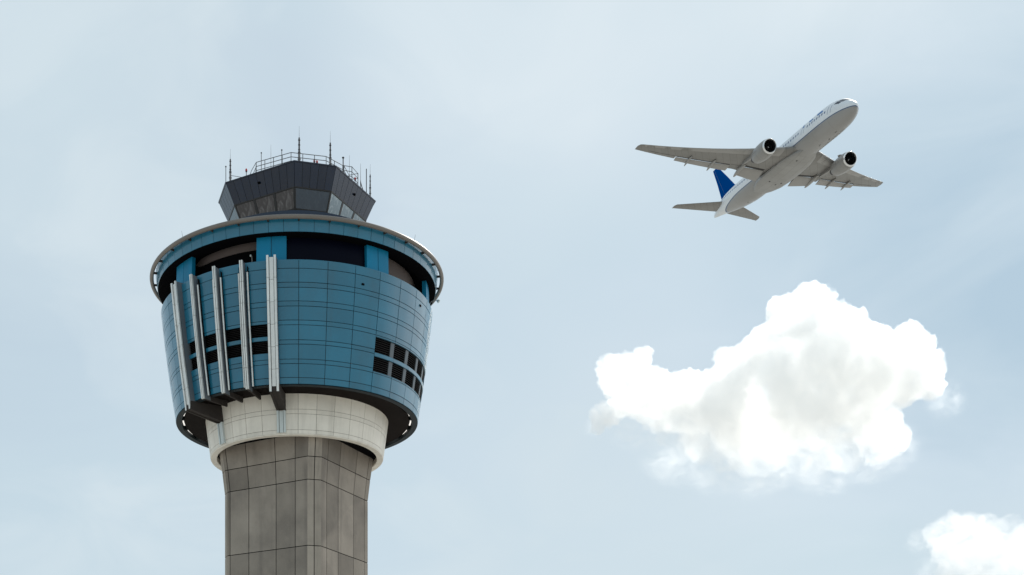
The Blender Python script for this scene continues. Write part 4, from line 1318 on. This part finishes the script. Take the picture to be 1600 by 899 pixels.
# broader sheets of haze, one clearer gap and one added fill patch, each spread round its own heading
nz2 = N.new('ShaderNodeTexNoise'); nz2.inputs['Scale'].default_value = 6.5; nz2.inputs['Detail'].default_value = 6; nz2.inputs['Distortion'].default_value = 0.8
L.new(mp.outputs[0], nz2.inputs['Vector'])
col = mx.outputs[2]
def sheet(col, u, v, half, tint, amt):
    d = Vector((u - CXP, FPX, CYP - v)).normalized()
    dt = N.new('ShaderNodeVectorMath'); dt.operation = 'DOT_PRODUCT'; dt.inputs[1].default_value = d
    L.new(tc.outputs['Generated'], dt.inputs[0])
    r = N.new('ShaderNodeMapRange'); r.interpolation_type = 'SMOOTHSTEP'; L.new(dt.outputs['Value'], r.inputs['Value'])
    for k, x in zip(('From Min', 'From Max', 'To Min', 'To Max'), (cos(radians(half)), 1.0, 0.0, amt)): r.inputs[k].default_value = x
    n2 = N.new('ShaderNodeMapRange'); L.new(nz2.outputs['Fac'], n2.inputs['Value'])
    for k, x in zip(('From Min', 'From Max', 'To Min', 'To Max'), (0.30, 0.68, 0.45, 1.0)): n2.inputs[k].default_value = x
    m = N.new('ShaderNodeMath'); m.operation = 'MULTIPLY'; L.new(r.outputs[0], m.inputs[0]); L.new(n2.outputs[0], m.inputs[1])
    x = N.new('ShaderNodeMix'); x.data_type = 'RGBA'; L.new(m.outputs[0], x.inputs[0]); L.new(col, x.inputs[6]); x.inputs[7].default_value = (*tint, 1)
    return x.outputs[2]
mo = N.new('ShaderNodeMapRange'); L.new(nz2.outputs['Fac'], mo.inputs['Value'])
for k, v in zip(('From Min', 'From Max', 'To Min', 'To Max'), (0.47, 0.72, 0.0, 0.55)): mo.inputs[k].default_value = v
mm_ = N.new('ShaderNodeMix'); mm_.data_type = 'RGBA'; L.new(mo.outputs[0], mm_.inputs[0]); L.new(col, mm_.inputs[6]); mm_.inputs[7].default_value = (7.0, 7.95, 8.5, 1)
col = mm_.outputs[2]
col = sheet(col, 840, 40, 10, (7.4, 8.3, 8.9), 0.75)
col = sheet(col, 60, 120, 11, (6.7, 7.7, 8.3), 0.6)
col = sheet(col, 1560, 400, 12, (4.6, 6.05, 7.25), 0.95)
col = sheet(col, 1150, 380, 8, (5.2, 6.6, 7.7), 0.5)
col = sheet(col, 950, 830, 10, (6.3, 7.4, 8.0), 0.5)
col = sheet(col, 800, 420, 6, (5.5, 6.9, 7.8), 0.5)
col = sheet(col, CXP + FPX * 3.2, CYP - FPX * 1.3, 38, (18.0, 18.3, 18.6), 0.95)  # added bright patch outside the frame, lightens the tower's right side
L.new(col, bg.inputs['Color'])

# ------------------------------------------------------------------ render settings
scene.view_settings.view_transform = 'Standard'; scene.view_settings.look = 'None'
scene.view_settings.gamma = 1.0; scene.view_settings.use_curve_mapping = False
scene.view_settings.exposure = 0.0
scene.render.engine = 'CYCLES'
cy = scene.cycles
cy.max_bounces = 24; cy.diffuse_bounces = 4; cy.glossy_bounces = 4; cy.transmission_bounces = 4; cy.volume_bounces = 24
cy.volume_step_rate = 0.2; cy.volume_max_steps = 256
cy.use_denoising = True
cy.caustics_reflective = False; cy.caustics_refractive = False
for o in list(bpy.data.objects):
    if '_off' in o: del o['_off']
